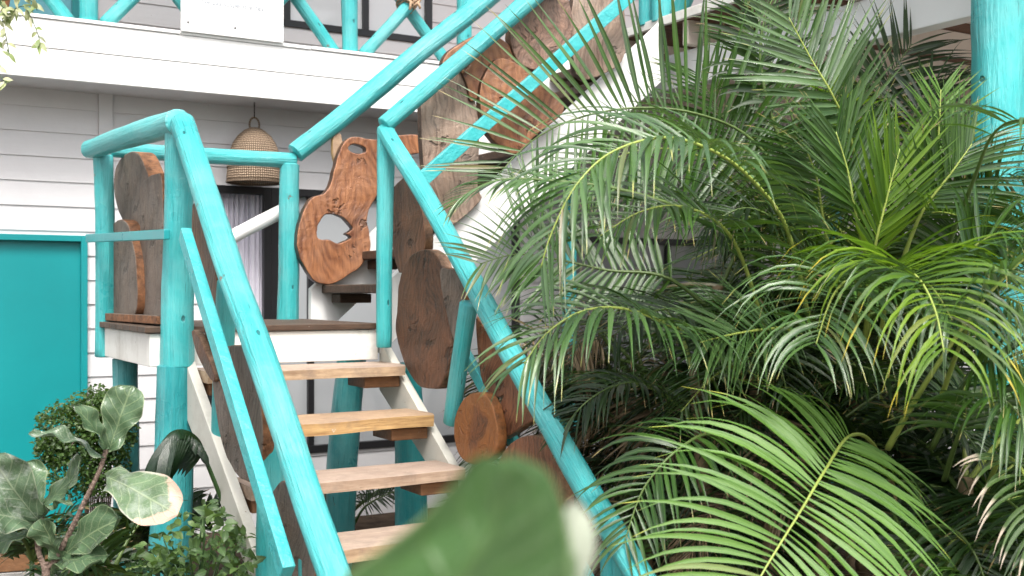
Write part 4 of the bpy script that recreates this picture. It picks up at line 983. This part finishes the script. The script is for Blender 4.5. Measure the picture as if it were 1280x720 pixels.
leaves = [  # base px, tip px, depth shift of the tip, width px, normal, material, bend, fold
    ((137, 563), (166, 482), 0.02, 54, TOCAM + UPV * 0.1, FIG, 0.06, 0.30),
    ((132, 562), (92, 508), -0.10, 26, TOCAM * 0.3 + Rt, FIG, 0.08, 0.5),
    ((129, 574), (36, 542), -0.10, 30, UPV + TOCAM * 0.25, FIGB, 0.10, 0.3),
    ((134, 596), (222, 644), -0.22, 66, TOCAM + UPV * 0.55, FIGP, 0.07, 0.12),
    ((50, 632), (104, 572), -0.05, 40, TOCAM * 0.7 - Rt * 0.7 + UPV * .3, FIG, -0.10, 0.2),
    ((50, 652), (-12, 568), -0.12, 66, TOCAM + UPV * 0.4, FIGB, 0.08, 0.25),
    ((50, 648), (90, 628), -0.05, 22, UPV + TOCAM * 0.3, FIG, 0.12, 0.3),
    ((80, 694), (150, 648), -0.15, 56, TOCAM * 0.8 + UPV * 0.5, FIG, 0.05, 0.2),
    ((76, 698), (52, 648), -0.05, 40, TOCAM - Rt * 0.2, FIG, 0.05, 0.25),
    ((70, 712), (128, 702), -0.20, 44, TOCAM * 0.5 + UPV * 0.8, FIG, 0.08, 0.15),
    ((44, 655), (-40, 640), -0.20, 58, TOCAM + UPV * 0.6, FIGB, 0.08, 0.2),
    ((46, 640), (30, 578), 0.10, 50, TOCAM + Rt * 0.3, FIG, -0.05, 0.3),
    ((44, 668), (-18, 690), -0.1, 44, UPV + TOCAM * 0.5, FIG, 0.1, 0.2),
]
for i, (a, b_, dz, wd, nr, mt, be, fo) in enumerate(leaves):
    d0 = DF - (0.05 if a[0] > 100 else 0)
    m = MB(); broad(m, pd(*a, d0), pd(*b_, d0 + dz), wd * DF / FPX, nr, be, fo, 0.018, 24, 12, 'fiddle', i)
    m.build('leaf', mt, fig)
# the near leaf
nfoot = pd(590, 365, 0.62)
nf = thing('near_fig_plant', 'broad green fig leaf with pale rim very close in the lower middle', 'plant', (nfoot.x, nfoot.y, 0))
def blade_between(mb, left, right, dl, dr, bulge, seed, nc=14):
    A, B = catmull([pd(*q, dl) for q in left], 4), catmull([pd(*q, dr) for q in right], 4)
    rows = []
    for i, (a, b_) in enumerate(zip(A, B)):
        t = i / (len(A) - 1); row = []
        for k in range(nc + 1):
            f = k / nc
            p = a.lerp(b_, f) + Fw * (bulge * (math.sin(math.pi * f) + 0.35 * math.sin(f * 14 + t * 3))) + Fw * 0.004 * noise.noise(Vector((f * 3, t * 4, seed)))
            row.append((mb.vert(p), (f, t)))
        rows.append(row)
    for i in range(len(rows) - 1):
        for k in range(nc):
            q = (rows[i][k], rows[i][k + 1], rows[i + 1][k + 1], rows[i + 1][k]); mb.face([a for a, _ in q], [b_ for _, b_ in q])
m = MB(); blade_between(m, [(425, 1010), (380, 900), (385, 790), (428, 722), (472, 688), (522, 650), (562, 608), (590, 574), (606, 568)], [(440, 1010), (560, 920), (660, 830), (705, 740), (712, 690), (708, 650), (698, 615), (680, 586), (640, 568)], 0.60, 0.63, -0.012, 3); m.build('leaf', FIGF, nf)
m = MB(); broad(m, pd(610, 960, 0.66), pd(720, 624, 0.68), 84 * 0.66 / FPX, TOCAM + Rt * 0.7, 0.04, 0.3, 0.004, 20, 10, 'fiddle', 5); m.build('leaf', FIGW, nf)
m = MB(); m.tube(catmull([(nfoot.x, nfoot.y, -0.03), pd(580, 2200, .62), pd(470, 1200, 0.61), pd(420, 1005, 0.60)], 8), 0.006, 8); m.tube(catmull([pd(490, 1300, .615), pd(600, 1130, 0.64), pd(610, 958, 0.66)], 6), 0.004, 8); m.build('stem', BARK, nf)

# leaf clouds
def leaf_cloud(mb, pts, size, rng, aspect=0.5, nseg=3, hang=0.3, upness=0.6):
    for p in pts:
        d = Vector((rng.gauss(0, 1), rng.gauss(0, 1), rng.gauss(0, 0.6) - hang)).normalized()
        nr = (Vector((rng.gauss(0, .6), rng.gauss(0, .6), upness)) + TOCAM * 0.25).normalized()
        s = size * rng.uniform(0.6, 1.25)
        broad(mb, p, p + d * s, s * aspect, nr, 0.1, 0.3, 0.0, nseg, 2, 'oval')

rng = random.Random(21)
c0 = pd(106, 548, 5.75)
sb = thing('small_leaf_shrub', 'round dark shrub with tiny leaves beside the turquoise house door', 'shrub', (c0.x, c0.y, 0))
pts = []
lob = [(0, 0, 0, .19), (0.06, 0, 0.13, .14), (-0.1, 0, 0.05, .14), (0.13, 0, 0.02, .13), (0.15, -.05, .16, .09), (-0.05, 0, -0.15, .16), (0.09, 0, -0.16, .14), (-0.15, 0, -0.05, .1)]
while len(pts) < 9500:
    a, b_, c, r = lob[rng.randrange(len(lob))]
    q = Vector((rng.gauss(0, 1), rng.gauss(0, 1), rng.gauss(0, 1))).normalized() * r * rng.uniform(0.55, 1.08)
    pts.append(c0 + Rt * (a + q.x) + Fw * (b_ + q.y) + UPV * (c + q.z))
m = MB(); leaf_cloud(m, pts, 0.027, rng, 0.62, 2); m.build('foliage', SHRUB, sb)
m = MB()
for k in range(14):
    e = pts[k * 37]; m.tube(catmull([(c0.x, c0.y, -0.03), (c0.x + .01 * k, c0.y, c0.z - 0.3), c0 + (e - c0) * 0.4, e], 5), lambda t: 0.008 * (1 - .8 * t), 6)
m.build('stem', BARK, sb)

c1 = pd(250, 700, 4.3)
nb2 = thing('leafy_bush', 'bushy light green plant with pointed leaves at the foot of the landing post', 'bush', (c1.x, c1.y, 0))
pts = []
while len(pts) < 420:
    x = rng.uniform(172, 316); top = 668 - 30 * math.sin((x - 172) / 144 * math.pi) + (10 if x < 210 else 0) - (18 if 255 < x < 285 else 0)
    y = rng.uniform(top, 750); d = 4.3 + rng.uniform(-0.22, 0.22)
    pts.append(pd(x, y, d))
m = MB(); leaf_cloud(m, pts, 0.052, rng, 0.58, 4, 0.5); m.build('foliage', NETTLE, nb2)
m = MB()
for k in range(24):
    e = pts[k * 17]; m.tube(catmull([(c1.x + rng.uniform(-.1, .1), c1.y, -0.03), (c1.x, c1.y, e.z * 0.5), e], 5), 0.003, 5)
m.build('stem', STEMG, nb2)

# split-leaf plant
mo0 = pd(300, 700, 4.75)
mo = thing('split_leaf_plant', 'dark glossy split leaf on a long stem leaning against the landing post', 'plant', (mo0.x, mo0.y, 0))
stp = [mo0.copy(), pd(290, 670, 4.75), pd(275, 620, 4.72), pd(258, 577, 4.68)]; stp[0].z = -0.03
m = MB(); m.tube(catmull(stp, 8), 0.009, 8); m.build('stem', STEMG, mo)
m = MB(); hub = pd(256, 572, 4.68); mid = catmull([hub, pd(243, 548, 4.62), pd(222, 540, 4.55), pd(203, 560, 4.5), pd(196, 590, 4.48)], 6)
N_ = len(mid)
for i in range(2, N_ - 1):
    T = (mid[i] - mid[i - 1]).normalized()
    for sg in (1, -1):
        S = T.cross(TOCAM + UPV * 0.6).normalized() * sg
        l = 0.21 * math.sin(math.pi * (0.2 + 0.7 * i / N_))
        broad(m, mid[i], mid[i] + (S * 0.35 + T * 0.45 - UPV * 0.9) * l, 0.032, TOCAM + UPV * 0.5, 0.12, 0.2, 0.0, 6, 2, 'oval')
prev = None
for i in range(N_ - 1):  # web of the leaf beside its rib
    T = (mid[i + 1] - mid[i]).normalized(); S = T.cross(TOCAM + UPV * 0.6).normalized() * (0.026 * math.sin(math.pi * (0.1 + 0.85 * i / N_)))
    cur = [m.vert(mid[i] + S - UPV * .01), m.vert(mid[i]), m.vert(mid[i] - S - UPV * .01)]
    if prev:
        m.face([prev[0], prev[1], cur[1], cur[0]]); m.face([prev[1], prev[2], cur[2], cur[1]])
    prev = cur
m.build('leaf', MONST, mo)

# dark ferns at the foot of the wall
def fern(label, px, py, d, cnt, seed, L=0.4, mat=None, group='dark ferns by the house wall'):
    q = pd(px, py, d)
    t = thing('fern', label, 'fern', (q.x, q.y, 0), group); r = random.Random(seed)
    m = MB(); m.tube([(q.x, q.y, -0.03), (q.x, q.y, max(0.03, q.z))], 0.012, 8); m.build('stem', STEMG, t)
    for k in range(cnt):
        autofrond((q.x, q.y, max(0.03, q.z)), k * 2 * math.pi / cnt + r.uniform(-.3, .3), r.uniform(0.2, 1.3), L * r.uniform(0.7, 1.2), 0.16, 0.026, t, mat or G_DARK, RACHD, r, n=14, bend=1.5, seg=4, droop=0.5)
fern('dark fern behind the fig trunk below the house door', 40, 700, 5.6, 9, 1)
fern('dark fern between the two turquoise support posts', 170, 690, 5.6, 10, 2)
fern('small dark fern behind the leafy bush by the stringer', 232, 665, 5.5, 8, 3, 0.3)
fern('dark fern just left of the leafy bush', 140, 720, 4.6, 10, 4, 0.36)

# planter edge under the door
pe = thing('planter_edge', 'old brown timber edging on grey stones below the house door', 'planter edge', (0.8, 6.6, 0))
q0, q1 = pd(-60, 700, 6.0), pd(75, 693, 6.15)
board('timber', Vector((q0.x, q0.y, 0.22)), Vector((q1.x, q1.y, 0.22)), 0.10, 0.08, pe, CLEAT, (-Fw))
board('stone_course', Vector((q0.x, q0.y, 0.07)), Vector((q1.x, q1.y, 0.07)), 0.19, 0.10, pe, STONE, (-Fw))

# hanging planter
hp = pd(-8, -10, 6.2)
hg = thing('hanging_planter', 'terracotta pot of trailing variegated leaves hooked on the balcony', 'planter', (hp.x, hp.y, hp.z - 0.1))
m = MB(); prof = [(0.0, -0.09), (0.075, -0.09), (0.095, 0.03), (0.105, 0.035), (0.105, 0.07), (0.09, 0.07), (0.085, 0.03), (0.0, 0.03)]
n = 24; rings = [[m.vert((hp.x + r * math.cos(2 * math.pi * k / n), hp.y + r * math.sin(2 * math.pi * k / n), hp.z + z)) for k in range(n)] for r, z in prof]
for i in range(len(prof) - 1):
    for k in range(n): m.face([rings[i][k], rings[i][(k + 1) % n], rings[i + 1][(k + 1) % n], rings[i + 1][k]])
m.build('pot', TERRA, hg, angle=40)
m = MB(); m.tube(catmull([(hp.x + .1, hp.y, hp.z + .05), (hp.x + .1, hp.y + .1, hp.z + .25), (hp.x + .1, VF + 0.05, hp.z + .35), (hp.x + .1, VR, Z1 + 0.02)], 5), 0.006, 6); m.build('hook', BLACK, hg)
fol = MB(); sm = MB(); r = random.Random(8)
for tr in ([(0, 5), (15, 12), (30, 8), (40, 25), (48, 45), (50, 58)], [(0, 10), (4, 30), (8, 48), (12, 70)], [(0, 0), (25, -4), (40, 2), (46, 12)], [(-4, 20), (-5, 60), (-2, 90), (8, 104)], [(2, 5), (12, 20), (20, 10)]):
    path = catmull([hp + UPV * 0.06] + [pd(x, y, 6.05) for x, y in tr], 4)
    sm.tube(path, 0.0025, 5)
    for q in path[3:]:
        for _ in range(2):
            if r.random() < 0.7:
                d = Vector((r.gauss(0, .6), r.gauss(0, .4), r.gauss(-0.5, .5))).normalized(); broad(fol, q, q + d * r.uniform(.04, .085), r.uniform(.018, .032), TOCAM + UPV * .5, .1, .2, 0, 4, 2, 'oval')
fo = fol.build('foliage', VARIEG, hg); sm.build('vine', STEMG, hg)
